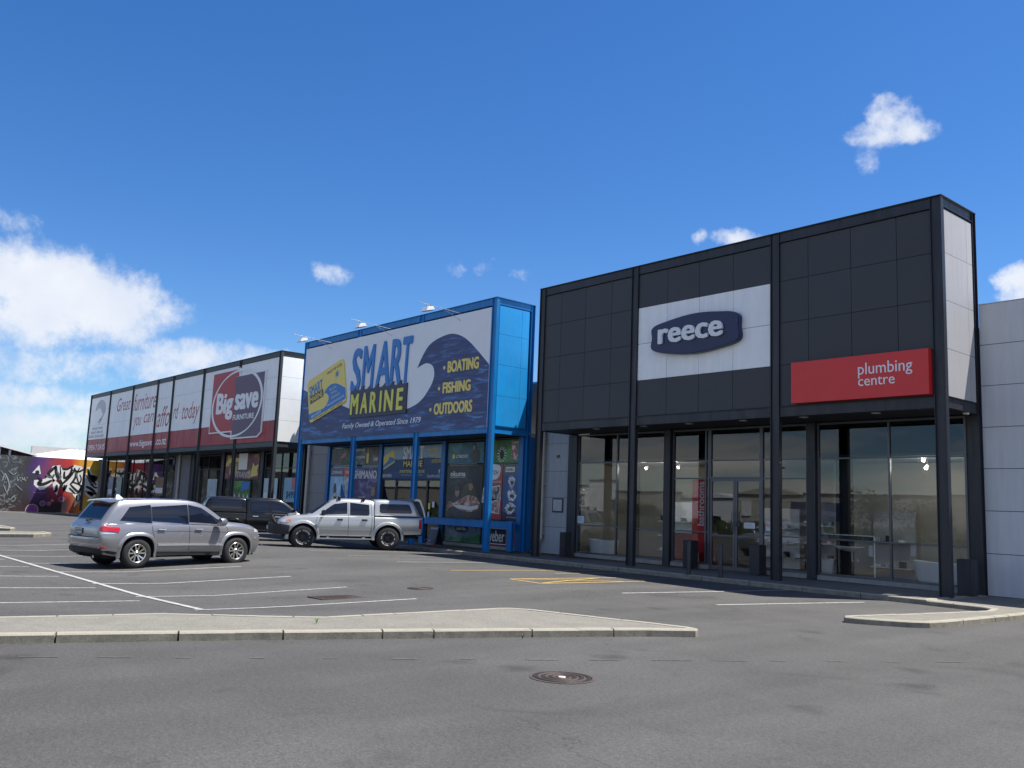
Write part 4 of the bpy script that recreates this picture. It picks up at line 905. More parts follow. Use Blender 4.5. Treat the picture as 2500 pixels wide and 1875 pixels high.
p = poster('misty blue landscape poster with a dark oval badge, low pane beside the red signs', -19.60, -17.4, .27, 1.05, photo_mat('print_mist', (.03,.05,.05), (.08,.13,.17), (.16,.24,.32), .9))
blob(p, 'oval', -18.55, .78, .42, .17, M_BLACKPR, YP-.002, 1, 0, 24); textF('Good Vibes', -18.85, -18.25, .71, .85, YP-.007, P_WHITE, p, shear=.3); flat('trees', [(-19.6,.3),(-17.4,.3),(-17.4,.62),(-17.8,.50),(-18.5,.42),(-19.6,.45)], YP-.0015, P_GREEN, p)
p = poster('green poster with a black beetle and small photographs, top right pane', -17.28, -15.42, 3.22, 4.03, P_GREEN)
blob(p, 'beetle', -16.35, 3.50, .12, .18, M_BLACKPR, YP-.004, 2)
for k in range(14): a = math.pi*2*k/14+.2; flat('leg', [(-16.35+.12*math.cos(a),3.50+.17*math.sin(a)),(-16.35+.27*math.cos(a),3.50+.29*math.sin(a)),(-16.35+.27*math.cos(a+.08),3.50+.29*math.sin(a+.08)),(-16.35+.12*math.cos(a+.15),3.50+.17*math.sin(a+.15))], YP-.003, P_WHITE, p)
flat('photo', [(-15.82,3.3),(-15.47,3.3),(-15.47,3.95),(-15.82,3.95)], YP-.003, photo_mat('print_boats', (.05,.05,.06), (.3,.12,.1), (.6,.62,.66), 5), p)
p = poster('red BE THE JUDGE poster with tilted holiday photos behind the corner column', -17.28, -16.28, 1.17, 3.13, P_RED)
flat('label', smooth_pts([(-17.2,3.12),(-16.45,3.12),(-16.42,2.8),(-16.6,2.62),(-16.95,2.6),(-17.2,2.7)], 3, True), YP-.002, P_WHITE, p); textF('CATCH', -17.15, -16.5, 2.78, 2.93, YP-.007, M_BLACKPR, p, bold=.02, shear=.25); textF('BE THE JUDGE', -17.15, -16.35, 2.47, 2.56, YP-.004, P_WHITE, p, bold=.02)
for (a, b, r, mm) in ((-16.62,2.1,.12,photo_mat('print_angler', (.03,.03,.03), (.25,.2,.17), (.35,.5,.68), 4)),(-16.64,1.66,-.06,photo_mat('print_family', (.05,.07,.12), (.42,.18,.12), (.35,.55,.75), 4)),(-17.1,2.0,-.15,photo_mat('print_angler', (0,0,0),(0,0,0),(0,0,0)))):
    c, s_ = math.cos(r), math.sin(r)
    for q, (w, h) in enumerate(((.27,.27),(.235,.235))): flat('photo', [(a+c*x*w-s_*z*h, b+s_*x*w+c*z*h) for x, z in ((-1,-1),(1,-1),(1,1),(-1,1))], YP-.004-.003*q, mm if q else P_WHITE, p, .002)
p = poster('blue MAXWELL poster with three chrome anchor winches, rightmost pane', -16.25, -15.42, 1.17, 3.13, mat('print_navy_edge', (.014,.02,.07), .2))
flat('blue_field', [(-16.2,1.45),(-15.45,1.45),(-15.45,2.78),(-16.2,2.78)], YP-.001, photo_mat('print_blue_field', (.01,.05,.16), (.015,.09,.30), (.02,.14,.42), .8), p)
flat('label', [(-16.12,2.87),(-15.62,2.87),(-15.60,3.05),(-16.10,3.05)], YP-.002, P_WHITE, p); textF('MAXWELL', -16.07, -15.66, 2.91, 3.0, YP-.007, M_BLACKPR, p, bold=.03)
for (x, z, w, h) in ((-15.75,2.52,.17,.22),(-15.72,2.05,.24,.20),(-15.78,1.60,.28,.20)): blob(p, 'winch', x, z, w, h, P_SILVER, YP-.004, 3, .2); blob(p, 'winch_shadow', x+.02, z-.03, w*.5, h*.35, P_DARK, YP-.007, 5, .3)
textF('www.maxwellmarine.com', -15.98, -15.45, 1.26, 1.31, YP-.004, P_WHITE, p)
p = poster('red panel with black weber label low beside the corner column', -17.28, -15.42, .26, 1.05, mat('print_bright_red', (.36,.018,.02), .3), name='brand_panel')
flat('label', [(-17.1,.30),(-15.93,.30),(-15.93,.87),(-17.1,.87)], YP-.002, P_WHITE, p); flat('label_black', [(-17.1,.33),(-15.94,.33),(-15.94,.84),(-17.1,.84)], YP-.006, M_BLACKPR, p); textF('weber', -17.0, -16.02, .39, .80, YP-.011, P_WHITE, p, bold=.02)
for x, z, w, h, m_, lab in ((-20.72,1.55,.13,.24,M_YELPR,'yellow sticker on the marine store door'),(-20.45,1.62,.16,.22,P_WHITE,'white and purple notice on the marine store door glass'),(-20.75,1.22,.12,.22,mat('print_pale_blue',(.35,.5,.55),.3),'pale blue sticker under the yellow one on the door')):
    tt = poster(lab, x-w/2, x+w/2, z-h/2, z+h/2, m_, name='door_sticker', cat='sticker', group='stickers on the marine store door')

# blue barrier rail, board, bollards, bins
t = thing('trolley_barrier', 'heavy blue steel barrier rail on two posts before the marine store windows', 'barrier', (U(-17.8), U(.9), .13))
beam(t, U(-20.6)+.30, U(-15.05)-.30, U(.9)-.08, Z(.88), Z(1.14), M_BLUES, 'rail')
for x in (-20.6, -15.05):
    xx = U(x)+.15 if x < -18 else U(x)-.15
    b = MB(); b.box(xx-.14, xx+.14, U(.9)-.08, U(.9)-.066, .13, Z(1.15)); b.box(xx-.14, xx+.14, U(.9)+.066, U(.9)+.08, .13, Z(1.15)); b.box(xx-.008, xx+.008, U(.9)-.066, U(.9)+.066, .13, Z(1.15)); b.build('post', M_BLUES, t)
t = thing('sandwich_board', 'dark sandwich board with a white DISCOUNT heading behind the blue barrier rail', 'sandwich board', (U(-19.1), .6, .13))
MB().prism([(U(-19.38),.42,.13),(U(-18.84),.42,.13),(U(-18.84),.60,Z(.80)),(U(-19.38),.60,Z(.80))], (0,.03,0)).build('front_panel', P_DARK, t)
MB().prism([(U(-19.38),.84,.13),(U(-18.84),.84,.13),(U(-18.84),.64,Z(.80)),(U(-19.38),.64,Z(.80))], (0,.03,0)).build('back_panel', P_DARK, t)
text('DISCOUNT', (U(-19.33),.575,Z(.70)), (U(-18.88),.575,Z(.70)), (U(-19.33),.593,Z(.77)), P_WHITE, t, bold=.03)
for k in range(4): MB().prism([(U(-19.32),.45+.033*k+.01,Z(.27+.1*k)),(U(-19.32)+.15+.08*((k*7)%3),.45+.033*k+.01,Z(.27+.1*k)),(U(-19.32)+.15+.08*((k*7)%3),.46+.033*k+.01,Z(.30+.1*k)),(U(-19.32),.46+.033*k+.01,Z(.30+.1*k))], (0,-.008,0)).build('print_line', M_LGREYPR, t)
MB().prism([(U(-19.38),.414,.13),(U(-18.84),.414,.13),(U(-18.84),.432,.22),(U(-19.38),.432,.22)], (0,-.004,0)).build('red_band', P_RED, t)
t = thing('blue_cloth', 'bright blue cloth sagging beside the second blue column behind the silver ute', 'cloth', (U(-25.7), .35, Z(2.3)))
b = MB(); rows = 10; cols_ = 14
for i in range(rows+1):
    for j in range(cols_+1):
        f = i/rows; w = .06+.62*f; x = U(-25.88)+w*(j/cols_); b.v.append((x, .36+.05*f*math.sin(j*1.5+i*.2), Z(2.33-.95*f)-.04*math.sin(j*.9)))
for i in range(rows):
    for j in range(cols_): k = i*(cols_+1)+j; b.f.append((k,k+1,k+cols_+2,k+cols_+1))
o = b.build('cloth', mat('blue_cloth', (.01,.13,.42), .7, var=.12, vscale=4), t, smooth=True)
md = o.modifiers.new('thickness', 'SOLIDIFY'); md.thickness = .006
MB().tube([(U(-25.9),.37,.13),(U(-25.9),.37,Z(2.36))], .014).build('pole', M_ALUD, t)
M_BOLL = mat('bollard_steel', (.035,.036,.042), .45, .2, var=.1)
proto = None
for x, y, lab in ((-5.95,-1.0,'left of the two slim dark bollards in front of the showroom doors'),(-5.0,-.98,'right of the two slim dark bollards in front of the showroom doors')):
    X, Y = U(x)-.08, U(y)
    t = thing('bollard', lab, 'bollard', (X, Y, .13), group='slim bollards before the doors')
    MB().lathe([(.058,0),(.058,.90),(.05,.925),(.001,.93)], (X,Y,.13), 18).build('post', M_BOLL, t, smooth=True)
    MB().lathe([(.11,0),(.11,.012),(.06,.014)], (X,Y,.13), 18).build('base_plate', M_BOLL, t)
for x, y, w, lab in ((-12.52,1.05,.30,'square charcoal bin at the left end of the showroom windows'),(-7.72,1.35,.34,'square charcoal bin left of the sliding doors'),(-5.46,1.30,.36,'square charcoal bin right of the sliding doors'),(.0,1.05,.36,'square charcoal bin at the rear column by the grey panel wall')):
    X, Y = U(x)-.12, U(y)
    t = thing('square_bin', lab, 'bin', (X, Y, .13), group='square charcoal bins along the showroom')
    b = MB(); w2 = w/2; H = 1.02
    b.box(X-w2, X+w2, Y-w2, Y-w2+.02, .135, H); b.box(X-w2, X+w2, Y+w2-.02, Y+w2, .135, H); b.box(X-w2, X-w2+.02, Y-w2+.02, Y+w2-.02, .135, H); b.box(X+w2-.02, X+w2, Y-w2+.02, Y+w2-.02, .135, H); b.box(X-w2+.02, X+w2-.02, Y-w2+.02, Y+w2-.02, .135, H-.10)
    b.build('body', M_CHARS, t); MB().box(X-w2-.006, X+w2+.006, Y-w2-.006, Y+w2+.006, H-.03, H-.015).build('rim', M_CHARS, t)

# ------------------------------------------------------------------ inside the showroom
M_TUB = mat('white_acrylic', (.80,.82,.83), .18, var=.02)
M_CHROME = mat('chrome', (.7,.7,.72), .12, 1.0, var=0)
def tub(x, y, L, w, h, label, lz=.135):
    t = thing('bathtub', label, 'bathtub', (x, y, lz)); b = MB(); n = 28
    prof = [(.62,0),(.78,.06),(.90,.35),(1.0,1.0),(.965,1.0),(.86,.45),(.70,.15),(.001,.12)]
    for k, (r, hh) in enumerate(prof):
        for i in range(n):
            a = 2*math.pi*i/n; c, s_ = math.cos(a), math.sin(a); e = .75
            b.v.append((x+L/2*r*math.copysign(abs(c)**e, c), y+w/2*r*math.copysign(abs(s_)**e, s_), lz+h*hh+(.05*abs(c)**3 if hh >= 1 else 0)))
    for k in range(len(prof)-1):
        for i in range(n): b.f.append((k*n+i, k*n+(i+1)%n, (k+1)*n+(i+1)%n, (k+1)*n+i))
    b.f.append(tuple(reversed(range(n))))
    b.build('shell', M_TUB, t, smooth=True); return t
tub(U(-12.2), 2.75, 1.35, .75, .62, 'white freestanding bathtub behind the leftmost showroom pane')
tub(U(-1.15), 2.78, 1.75, .80, .68, 'white freestanding bathtub behind the rightmost showroom pane')
t = thing('toilet', 'white cylindrical toilet pan at the left edge of the right hand window bay', 'toilet', (U(-4.25), 2.75, .135))
MB().lathe([(.20,0),(.22,.02),(.25,.42),(.27,.55),(.25,.56),(.20,.48),(.001,.40)], (U(-4.2),2.75,.135), 24).build('pan', M_TUB, t, smooth=True)
t = thing('display_column', 'black interior column behind the right hand showroom window', 'column', (U(-3.68), 2.78, .135))
boxo('shaft', U(-3.86), U(-3.52), 2.62, 2.95, .136, Z(3.2), M_BLACKPR, t)
t = thing('wall_basin', 'white basin with chrome waste on the black interior column', 'basin', (U(-3.45), 2.45, Z(.9)))
b = MB(); X, Y = U(-3.46), 2.50
b2 = [(.001,-.04),(.10,-.07),(.34,-.01),(.47,.05),(.47,.075),(.44,.075),(.30,.02),(.001,0)]
m_ = MB().lathe(b2, (0,0,0), 28); m_.v = [(X+v[0], Y+v[1]*.55, Z(.92)+v[2]) for v in m_.v]; m_.build('bowl', M_TUB, t, smooth=True)
MB().tube([(X+.1,Y,Z(.88)),(X+.1,Y,Z(.62)),(X+.1,Y+.12,Z(.62))], .02).tube([(X+.28,Y,Z(.70)),(X+.28,Y,Z(.62))], .03).build('waste', M_CHROME, t)
def frame(name, label, x0, x1, z0, z1, y, w, m, cat='display stand', board=None):
    t = thing(name, label, cat, ((U(x0)+U(x1))/2, y, Z(z0))); b = MB(); X0, X1, Z0, Z1 = U(x0), U(x1), Z(z0), Z(z1)
    b.box(X0, X0+w, y, y+.04, Z0, Z1); b.box(X1-w, X1, y, y+.04, Z0, Z1); b.box(X0+w, X1-w, y, y+.04, Z0, Z0+w); b.box(X0+w, X1-w, y, y+.04, Z1-w, Z1); b.build('frame', m, t)
    if board: MB().box(X0+w, X1-w, y+.015, y+.03, Z(board), Z1-w).build('board', P_DARK, t)
    return t
f_ = frame('basin_surround', 'slim pale rectangular display frame round the basin', -4.18, -2.62, .26, 1.28, 2.15, .025, M_WPAN, board=1.13)
boxo('price_card', U(-2.76), U(-2.66), 2.135, 2.148, Z(.78), Z(1.05), P_WHITE, f_)
t = thing('tiled_display', 'low tiled beige display wall behind the right hand bathtub', 'display wall', (U(-1.1), 3.3, .135))
M_TILE = mat('beige_tile', (.33,.31,.25), .3, var=.2, vscale=3)
for i in range(4):
    for j in range(3): MB().box(U(-1.95)+i*.55, U(-1.95)+i*.55+.545, 3.3, 3.33, .14+j*.44, .14+j*.44+.435).build('tile', M_TILE, t)
boxo('price_card', U(-1.72), U(-1.60), 2.13, 2.14, Z(.86), Z(1.12), P_WHITE, t)
t = thing('tall_banner', 'tall red hanging banner with white bathrooms lettering reading upwards', 'banner', (U(-7.85), 2.02, Z(.7)))
boxo('sheet', U(-8.10), U(-7.60), 2.03, 2.036, Z(.55), Z(2.64), mat('banner_red', (.62,.018,.025), .5, var=.05), t)
text('bathrooms', (U(-7.66),2.024,Z(1.32)), (U(-7.66),2.024,Z(2.58)), (U(-7.90),2.024,Z(1.32)), P_WHITE, t, bold=.02, depth=.003)
t = thing('sales_counter', 'red fronted counter with white top inside the showroom', 'counter', (U(-9.0), 3.2, .135))
boxo('front', U(-9.55), U(-8.2), 3.0, 3.5, .136, Z(1.06), mat('counter_red', (.34,.02,.025), .35, var=.05), t); boxo('top', U(-9.6), U(-8.15), 2.95, 3.55, Z(1.06)+.001, Z(1.12), M_TUB, t)
t = thing('white_plinth', 'small white box plinth on the floor beside the red banner', 'plinth', (U(-8.1), 2.5, .135))
boxo('box', U(-8.65), U(-8.35), 2.45, 2.8, .136, .62, M_TUB, t)
for x0, x1, z0, z1, m1, lab, nm in ((-12.74,-12.42,1.2,1.44,mat('print_map',(.42,.52,.58),.4,var=.3,vscale=8),'pale blue notice taped inside the leftmost showroom pane','notice'),(-6.25,-5.9,1.31,1.51,P_WHITE,'white opening hours sign with navy header on the right sliding door','hours_sign'),(-5.56,-5.42,1.27,1.52,P_WHITE,'small no smoking sticker right of the sliding doors','no_smoking_sign'),(-6.56,-6.38,1.36,1.47,M_NAVYPR,'small navy sticker at the left of the opening hours sign','sticker')):
    t = thing(nm, lab, 'notice', (U(x0), YG-.04, Z(z0))); boxo('sheet', U(x0), U(x1), YG-.043, YG-.038, Z(z0), Z(z1), m1, t)
    if nm == 'hours_sign':
        boxo('header', U(x0), U(x1), YG-.046, YG-.0432, Z(z1)-.05, Z(z1), M_NAVY, t); textF('trading hours', x0+.03, x1-.03, z1-.04, z1-.01, YG-.047, P_WHITE, t)
        for k in range(3): boxo('print_line', U(x0)+.04, U(x1)-.05-.03*k, YG-.046, YG-.0432, Z(z0)+.04+.045*k, Z(z0)+.052+.045*k, M_GREYPR, t)
    if nm == 'no_smoking_sign':
        cx, cz = U((x0+x1)/2), Z(1.42); b = MB(); n = 24
        for i in range(n):
            a0, a1 = 2*math.pi*i/n, 2*math.pi*(i+1)/n; b.add([(cx+r*math.cos(a), YG-.0445, cz+r*math.sin(a)) for a in (a0,a1) for r in (.052,.067)], [(0,1,3,2)])
        b.add([(cx-.045,YG-.0445,cz+.035),(cx-.035,YG-.0445,cz+.045),(cx+.045,YG-.0445,cz-.035),(cx+.035,YG-.0445,cz-.045)], [(0,1,2,3)]); b.build('ring', M_REDSIGN, t)
        MB().box(cx-.035,cx+.03,YG-.0445,YG-.0438,cz-.008,cz+.008).build('cigarette', M_BLACKPR, t)
# a little more of the showroom: tall display boards, shelves with boxed fittings, vanity units
def stand(label, x, y, w, h, mb_, items):
    t = thing('display_stand', label, 'display stand', (x, y, .135)); boxo('board', x-w/2, x+w/2, y, y+.06, .136, h, mb_, t)
    for k in range(items):
        z = .5+k*(h-.7)/max(items,1); sh = boxo('shelf', x-w/2+.02, x+w/2-.02, y-.28, y-.001, z, z+.03, M_TUB, t)
        for q in range(3): MB().box(x-w/2+.08+q*(w-.1)/3, x-w/2+.08+q*(w-.1)/3+.16, y-.2, y-.06, z+.031, z+.10+.06*((q+k)%3)).build('boxed_fitting', (M_WPAN, P_SILVER, M_BLACKPR)[(q+k)%3], sh)
stand('pale display stand with shelves behind the second showroom bay', U(-10.2), 4.3, 1.5, 2.3, M_WPAN, 3)
stand('white display stand with shelves seen through the sliding doors', U(-7.2), 5.6, 1.6, 2.2, M_WPAN, 3)
stand('grey display stand with shelves left of the right window bay', U(-5.4), 5.0, 1.2, 2.4, M_GREYP, 3)
stand('dark display stand behind the basin in the right window bay', U(-3.0), 4.2, 1.3, 2.2, M_GREYP, 2)
M_LAMP = mat('lamp_glow', (1,.93,.8), .5, var=0, emit=5.0)
for i, (x, y, z, lab) in enumerate(((-10.45,2.8,3.02,'lit ceiling spotlight behind the second column'),(-9.75,3.2,3.02,'dimmer ceiling spotlight right of the second column'),(-9.15,2.8,3.04,'lit ceiling spotlight above the red banner'),(-1.62,2.8,3.15,'upper left of the three lit ceiling spotlights near the corner column'),(-1.56,2.8,2.96,'lower of the three lit ceiling spotlights near the corner column'),(-1.12,2.8,3.07,'lit ceiling spotlight just right of the corner column'))):
    X = U(x); t = thing('spotlight', lab, 'spotlight', (X, y, Z(z)), group='lit ceiling spotlights in the showroom')
    MB().cyl((X,y+.06,Z(z)+.07), (X-.01,y-.02,Z(z)), .045, 14, .055, caps=True).build('can', M_WPAN, t)
    MB().cyl((X-.01,y-.021,Z(z)), (X-.012,y-.026,Z(z)-.003), .05, 14).build('lamp', M_LAMP, t); MB().cyl((X,y+.05,Z(z)+.06), (X,y+.05,Z(3.22)), .010, 6).build('stem', M_ALUD, t)
    ld = bpy.data.lights.new('spotlight_lamp', 'POINT'); ld.energy = 6; ld.shadow_soft_size = .06; ld.color = (1, .93, .82)
    lo = bpy.data.objects.new('spotlight_lamp', ld); COL.objects.link(lo); lo.parent = t; lo.location = (-.03, -.13, -.05)

# furniture store glass graphics
G2 = 'window graphics of the white and red store'
YQ = 1.90
p = poster('yellow and plum mural film with white ENTRANCE lettering above the furniture store doors', -41.5, -37.1, 2.62, 3.95, photo_mat('print_mural', (.05,.012,.02), (.16,.03,.05), (.45,.33,.08), 1.1), y=YQ, name='entrance_film', cat='window film', group=G2)
textF('ENTRANCE', -40.5, -38.1, 2.68, 3.02, YQ-.004, P_WHITE, p, bold=.02, shear=.1)
boxo('white_sheet', U(-39.75), U(-38.6), YQ-.02, YQ-.006, Z(3.12), Z(4.02), mat('plain_white_sheet', (.85,.86,.84), .5, var=.02), p)  # plain white sheet in front of the film
flat('swoosh', smooth_pts([(-41.4,3.3),(-40.6,3.6),(-39.8,3.55),(-39.8,3.75),(-40.8,3.8),(-41.4,3.6)], 3, True), YQ-.002, M_YELPR, p); flat('sunburst', [(-38.1,2.7),(-37.2,2.8),(-37.3,3.1),(-37.15,3.4),(-37.6,3.3),(-37.9,3.5),(-38.0,3.1)], YQ-.002, M_YELPR, p)
p = poster('green hills and blue water film on the furniture store sliding doors', -40.5, -38.05, .35, 2.5, photo_mat('print_hills', (.02,.07,.015), (.06,.18,.03), (.10,.28,.05), .8), y=YQ, name='door_film', cat='window film', group=G2)
flat('water', [(-40.5,.4),(-38.05,.4),(-38.05,1.15),(-38.3,1.6),(-38.5,1.2),(-38.8,1.55),(-39.0,1.15),(-39.4,1.6),(-39.6,1.2),(-40.0,1.55),(-40.2,1.2),(-40.5,1.3)], YQ-.002, M_BLUEPR, p)
flat('spray', [(-40.5,1.3),(-40.2,1.2),(-40.0,1.55),(-39.6,1.2),(-39.4,1.6),(-39.0,1.15),(-38.8,1.55),(-38.5,1.2),(-38.3,1.6),(-38.05,1.15),(-38.05,1.35),(-38.3,1.85),(-38.5,1.4),(-38.8,1.8),(-39.0,1.35),(-39.4,1.85),(-39.6,1.4),(-40.0,1.8),(-40.2,1.4),(-40.5,1.5)], YQ-.0045, P_WHITE, p)
flat('sky', [(-39.2,1.9),(-38.1,2.1),(-38.1,2.45),(-39.2,2.45)], YQ-.002, M_BLUEPR, p)
for x0, x1, z0, z1, m1, lab, tx in ((-63.2,-62.1,1.3,2.7,mat('print_pale_blue2',(.22,.30,.48),.3,var=.1),'pale blue poster at the far left furniture window',None),(-61.2,-60.1,1.0,2.7,mat('print_aqua',(.25,.42,.42),.3,var=.3,vscale=4),'aqua poster right of the far left one',None),(-44.0,-42.6,.9,2.6,mat('print_ice',(.45,.55,.60),.3,var=.25,vscale=3),'ice blue poster behind the black ute, left of the entrance',None),(-36.35,-35.8,1.4,2.65,mat('print_white_blue',(.45,.58,.66),.3,var=.1),'narrow pale poster beside the seventh black column',None),(-35.3,-34.75,1.3,2.65,MATS['print_white_blue'],'narrow pale poster right of the seventh black column',None),(-34.0,-32.7,1.45,2.68,mat('print_light_blue',(.20,.42,.58),.3,var=.1),'light blue price poster beside the blue store corner','$499'),(-52.9,-51.4,1.5,2.7,mat('print_sand',(.20,.12,.07),.3,var=.4,vscale=4),'brown figure poster in the middle furniture window',None)):
    p = poster(lab, x0, x1, z0, z1, m1, y=YQ, group=G2)
    if tx: textF(tx, x0+.3, x1-.05, z0+.15, z0+.55, YQ-.004, M_NAVYPR, p, bold=.03); flat('red_corner', [(x1-.45,z1-.6),(x1,z1-.6),(x1,z1),(x1-.45,z1)], YQ-.003, mat('print_coral',(.50,.12,.12),.3), p)
    elif z1-z0 > 1: flat('print_block', [(x0+.1,z0+.15),(x1-.1,z0+.15),(x1-.1,z0+.5),(x0+.1,z0+.5)], YQ-.003, M_WHITEPR, p)
# ------------------------------------------------------------------ vehicles
M_TYRE = mat('tyre_rubber', (.018,.018,.019), .8, var=.15, vscale=9)
M_BLK = mat('black_plastic', (.016,.016,.018), .6, var=.1)
M_WELL = mat('wheel_well', (.006,.006,.007), .95, var=0)
M_CARGL = mat('car_glass', (.007,.010,.020), .03, var=0, spec=.5)
M_CHR = MATS['chrome']
M_LRED = mat('tail_lens_red', (.42,.006,.012), .12, var=0, coat=1)
M_LCLR = mat('lens_clear', (.50,.52,.55), .08, .3, var=0, coat=1)
M_LORG = mat('indicator_orange', (.65,.18,.02), .12, var=0, coat=1)
M_RIM = mat('alloy_rim', (.62,.60,.55), .22, .85, var=.05)
M_SEAM = mat('panel_seam', (.012,.012,.014), .9, var=0)
def hermite(x, P):
    if x <= P[0][0]: return P[0][1]
    if x >= P[-1][0]: return P[-1][1]
    n = len(P)
    for i in range(n-1):
        if x <= P[i+1][0]: break
    h = P[i+1][0]-P[i][0]; t = (x-P[i][0])/h
    def sl(k):
        if k <= 0 or k >= n-1: return None
        a = (P[k][1]-P[k-1][1])/(P[k][0]-P[k-1][0]); b = (P[k+1][1]-P[k][1])/(P[k+1][0]-P[k][0])
        return 0 if a*b <= 0 else 2*a*b/(a+b)
    d = (P[i+1][1]-P[i][1])/h; m0 = sl(i); m1 = sl(i+1); m0 = d if m0 is None else m0; m1 = d if m1 is None else m1
    return (2*t**3-3*t*t+1)*P[i][1]+(t**3-2*t*t+t)*h*m0+(-2*t**3+3*t*t)*P[i+1][1]+(t**3-t*t)*h*m1
SQ = [2.0]        # squareness of the wheel arches
def sq_r(a, n): return (abs(math.cos(a))**n+abs(math.sin(a))**n)**(-1/n) if n != 2 else 1.0
class Loft:
    def __init__(s, xs, C):
        s.xs = xs; s.C = C
    def g(s, k, x): return hermite(x, s.C[k])
    def sec(s, x):
        zs, zb, zt, ys, ym, yb, yt, ze = (s.g(k, x) for k in ('zs','zb','zt','ys','ym','yb','yt','ze'))
        h = zb-zs
        P = [(0,zs),(ys-.14,zs),(ys-.02,zs+.015),(ys,zs+.06),(ys+(ym-ys)*.7,zs+h*.25),(ym,zs+h*.45),(ym+.002,zs+h*.62),(ym+(yb-ym)*.42,zs+h*.80),(yb+.008,zs+h*.94),(yb-.012,zb)]
        a, b = (yb-.035, zb+.012), (yt, ze)
        for t in (0,.35,.7,.93): P.append((a[0]+(b[0]-a[0])*t+.022*math.sin(math.pi*t)*min(1,max(0,(ze-zb)/.4)), a[1]+(b[1]-a[1])*t))
        P += [(yt-.03, ze+(zt-ze)*.38),(yt*.86, ze+(zt-ze)*.66),(yt*.6, ze+(zt-ze)*.89),(yt*.3, ze+(zt-ze)*.975),(0,zt)]
        return P
    def side(s, x, z):
        P = s.sec(x)[3:15]
        for (y0,z0),(y1,z1) in zip(P, P[1:]):
            if min(z0,z1)-1e-6 <= z <= max(z0,z1)+1e-6 and abs(z1-z0) > 1e-6: return y0+(y1-y0)*(z-z0)/(z1-z0)
        return P[0][0] if z < P[0][1] else P[-1][0]
    def top(s, x, y):
        P = list(reversed(s.sec(x)[9:])); y = abs(y)
        for (y0,z0),(y1,z1) in zip(P, P[1:]):
            if y0-1e-6 <= y <= y1+1e-6: return z0+(z1-z0)*(y-y0)/max(y1-y0,1e-6)
        return P[-1][1]
    def build(s, name, m, parent, cuts=(), ang=38):
        b = MB(); n = None
        for x in s.xs:
            P = s.sec(x); full = [(x,y,z) for y,z in P]+[(x,-y,z) for y,z in reversed(P[1:-1])]; n = len(full); b.v += full
        for k in range(len(s.xs)-1):
            for i in range(n): b.f.append((k*n+i, k*n+(i+1)%n, (k+1)*n+(i+1)%n, (k+1)*n+i))
        b.f.append(tuple(range(n))); b.f.append(tuple(reversed(range((len(s.xs)-1)*n, len(s.xs)*n))))
        me = b.mesh(name, m)
        if cuts:
            o = bpy.data.objects.new('tmp', me); COL.objects.link(o)
            cm = MB()
            for (x, z, r) in cuts:
                for sg in (1,-1): cm.prism([(x+r*sq_r(2*math.pi*i/40, SQ[0])*math.cos(2*math.pi*i/40), sg*.60, z+r*sq_r(2*math.pi*i/40, SQ[0])*math.sin(2*math.pi*i/40)) for i in range(40)], (0, sg*.7, 0))
            ce = cm.mesh('cut', M_WELL); co = bpy.data.objects.new('cut', ce); COL.objects.link(co)
            md = o.modifiers.new('b', 'BOOLEAN'); md.object = co; md.operation = 'DIFFERENCE'; md.solver = 'EXACT'; md.material_mode = 'TRANSFER'
            dg = bpy.context.evaluated_depsgraph_get(); dg.update()
            me2 = bpy.data.meshes.new_from_object(o.evaluated_get(dg)); me2.name = name
            bpy.data.objects.remove(o); bpy.data.objects.remove(co); me = me2
        for p in me.polygons: p.use_smooth = True
        me.set_sharp_from_angle(angle=math.radians(ang))
        return link(me, name, parent)
    # patches that follow the body side; poly in (x,z); sg = +1 left side, -1 right side
    def patch(s, name, poly, m, parent, sg=1, off=.006, rows=7, cols=9, th=.02):
        zs = [p[1] for p in poly]; z0, z1 = min(zs), max(zs); b = MB(); V = []
        for i in range(rows+1):
            z = z0+(z1-z0)*(i/rows)*.9996+(z1-z0)*.0002; xs = []
            for a, c in zip(poly, poly[1:]+poly[:1]):
                if (a[1]-z)*(c[1]-z) <= 0 and a[1] != c[1]: xs.append(a[0]+(c[0]-a[0])*(z-a[1])/(c[1]-a[1]))
            xa, xb = min(xs), max(xs)
            for j in range(cols+1):
                x = xa+(xb-xa)*j/cols; V.append((x, z))
        n = len(V); b.v = [(x, sg*(s.side(x,z)+off), z) for x,z in V]+[(x, sg*(s.side(x,z)+off-th), z) for x,z in V]
        q = cols+1
        for i in range(rows):
            for j in range(cols):
                k = i*q+j; b.f += [(k,k+1,k+1+q,k+q)]
        ring = [j for j in range(q)]+[i*q+cols for i in range(1,rows+1)]+[rows*q+j for j in range(cols-1,-1,-1)]+[i*q for i in range(rows-1,0,-1)]
        for a, c in zip(ring, ring[1:]+ring[:1]): b.f.append((a,c,c+n,a+n))
        return b.build(name, m, parent, smooth=True)
    def seam(s, name, pts, parent, sg=1, w=.010, off=.003, m=None, th=.012):
        P = []
        for a, c in zip(pts, pts[1:]):
            k = max(1, int(math.hypot(c[0]-a[0], c[1]-a[1])/.05))
            P += [(a[0]+(c[0]-a[0])*i/k, a[1]+(c[1]-a[1])*i/k) for i in range(k)]
        P.append(pts[-1]); b = MB()
        for i, (x, z) in enumerate(P):
            a = P[max(i-1,0)]; c = P[min(i+1,len(P)-1)]; d = math.hypot(c[0]-a[0], c[1]-a[1]) or 1; nx_, nz_ = -(c[1]-a[1])/d*w/2, (c[0]-a[0])/d*w/2
            for q, o_ in ((1,off),(-1,off),(-1,off-th),(1,off-th)):
                xx, zz_ = x+nx_*q, z+nz_*q; b.v.append((xx, sg*(s.side(xx,zz_)+o_), zz_))
        n = len(P)
        for i in range(n-1):
            for j in range(4): k = i*4; b.f.append((k+j, k+(j+1)%4, k+4+(j+1)%4, k+4+j))
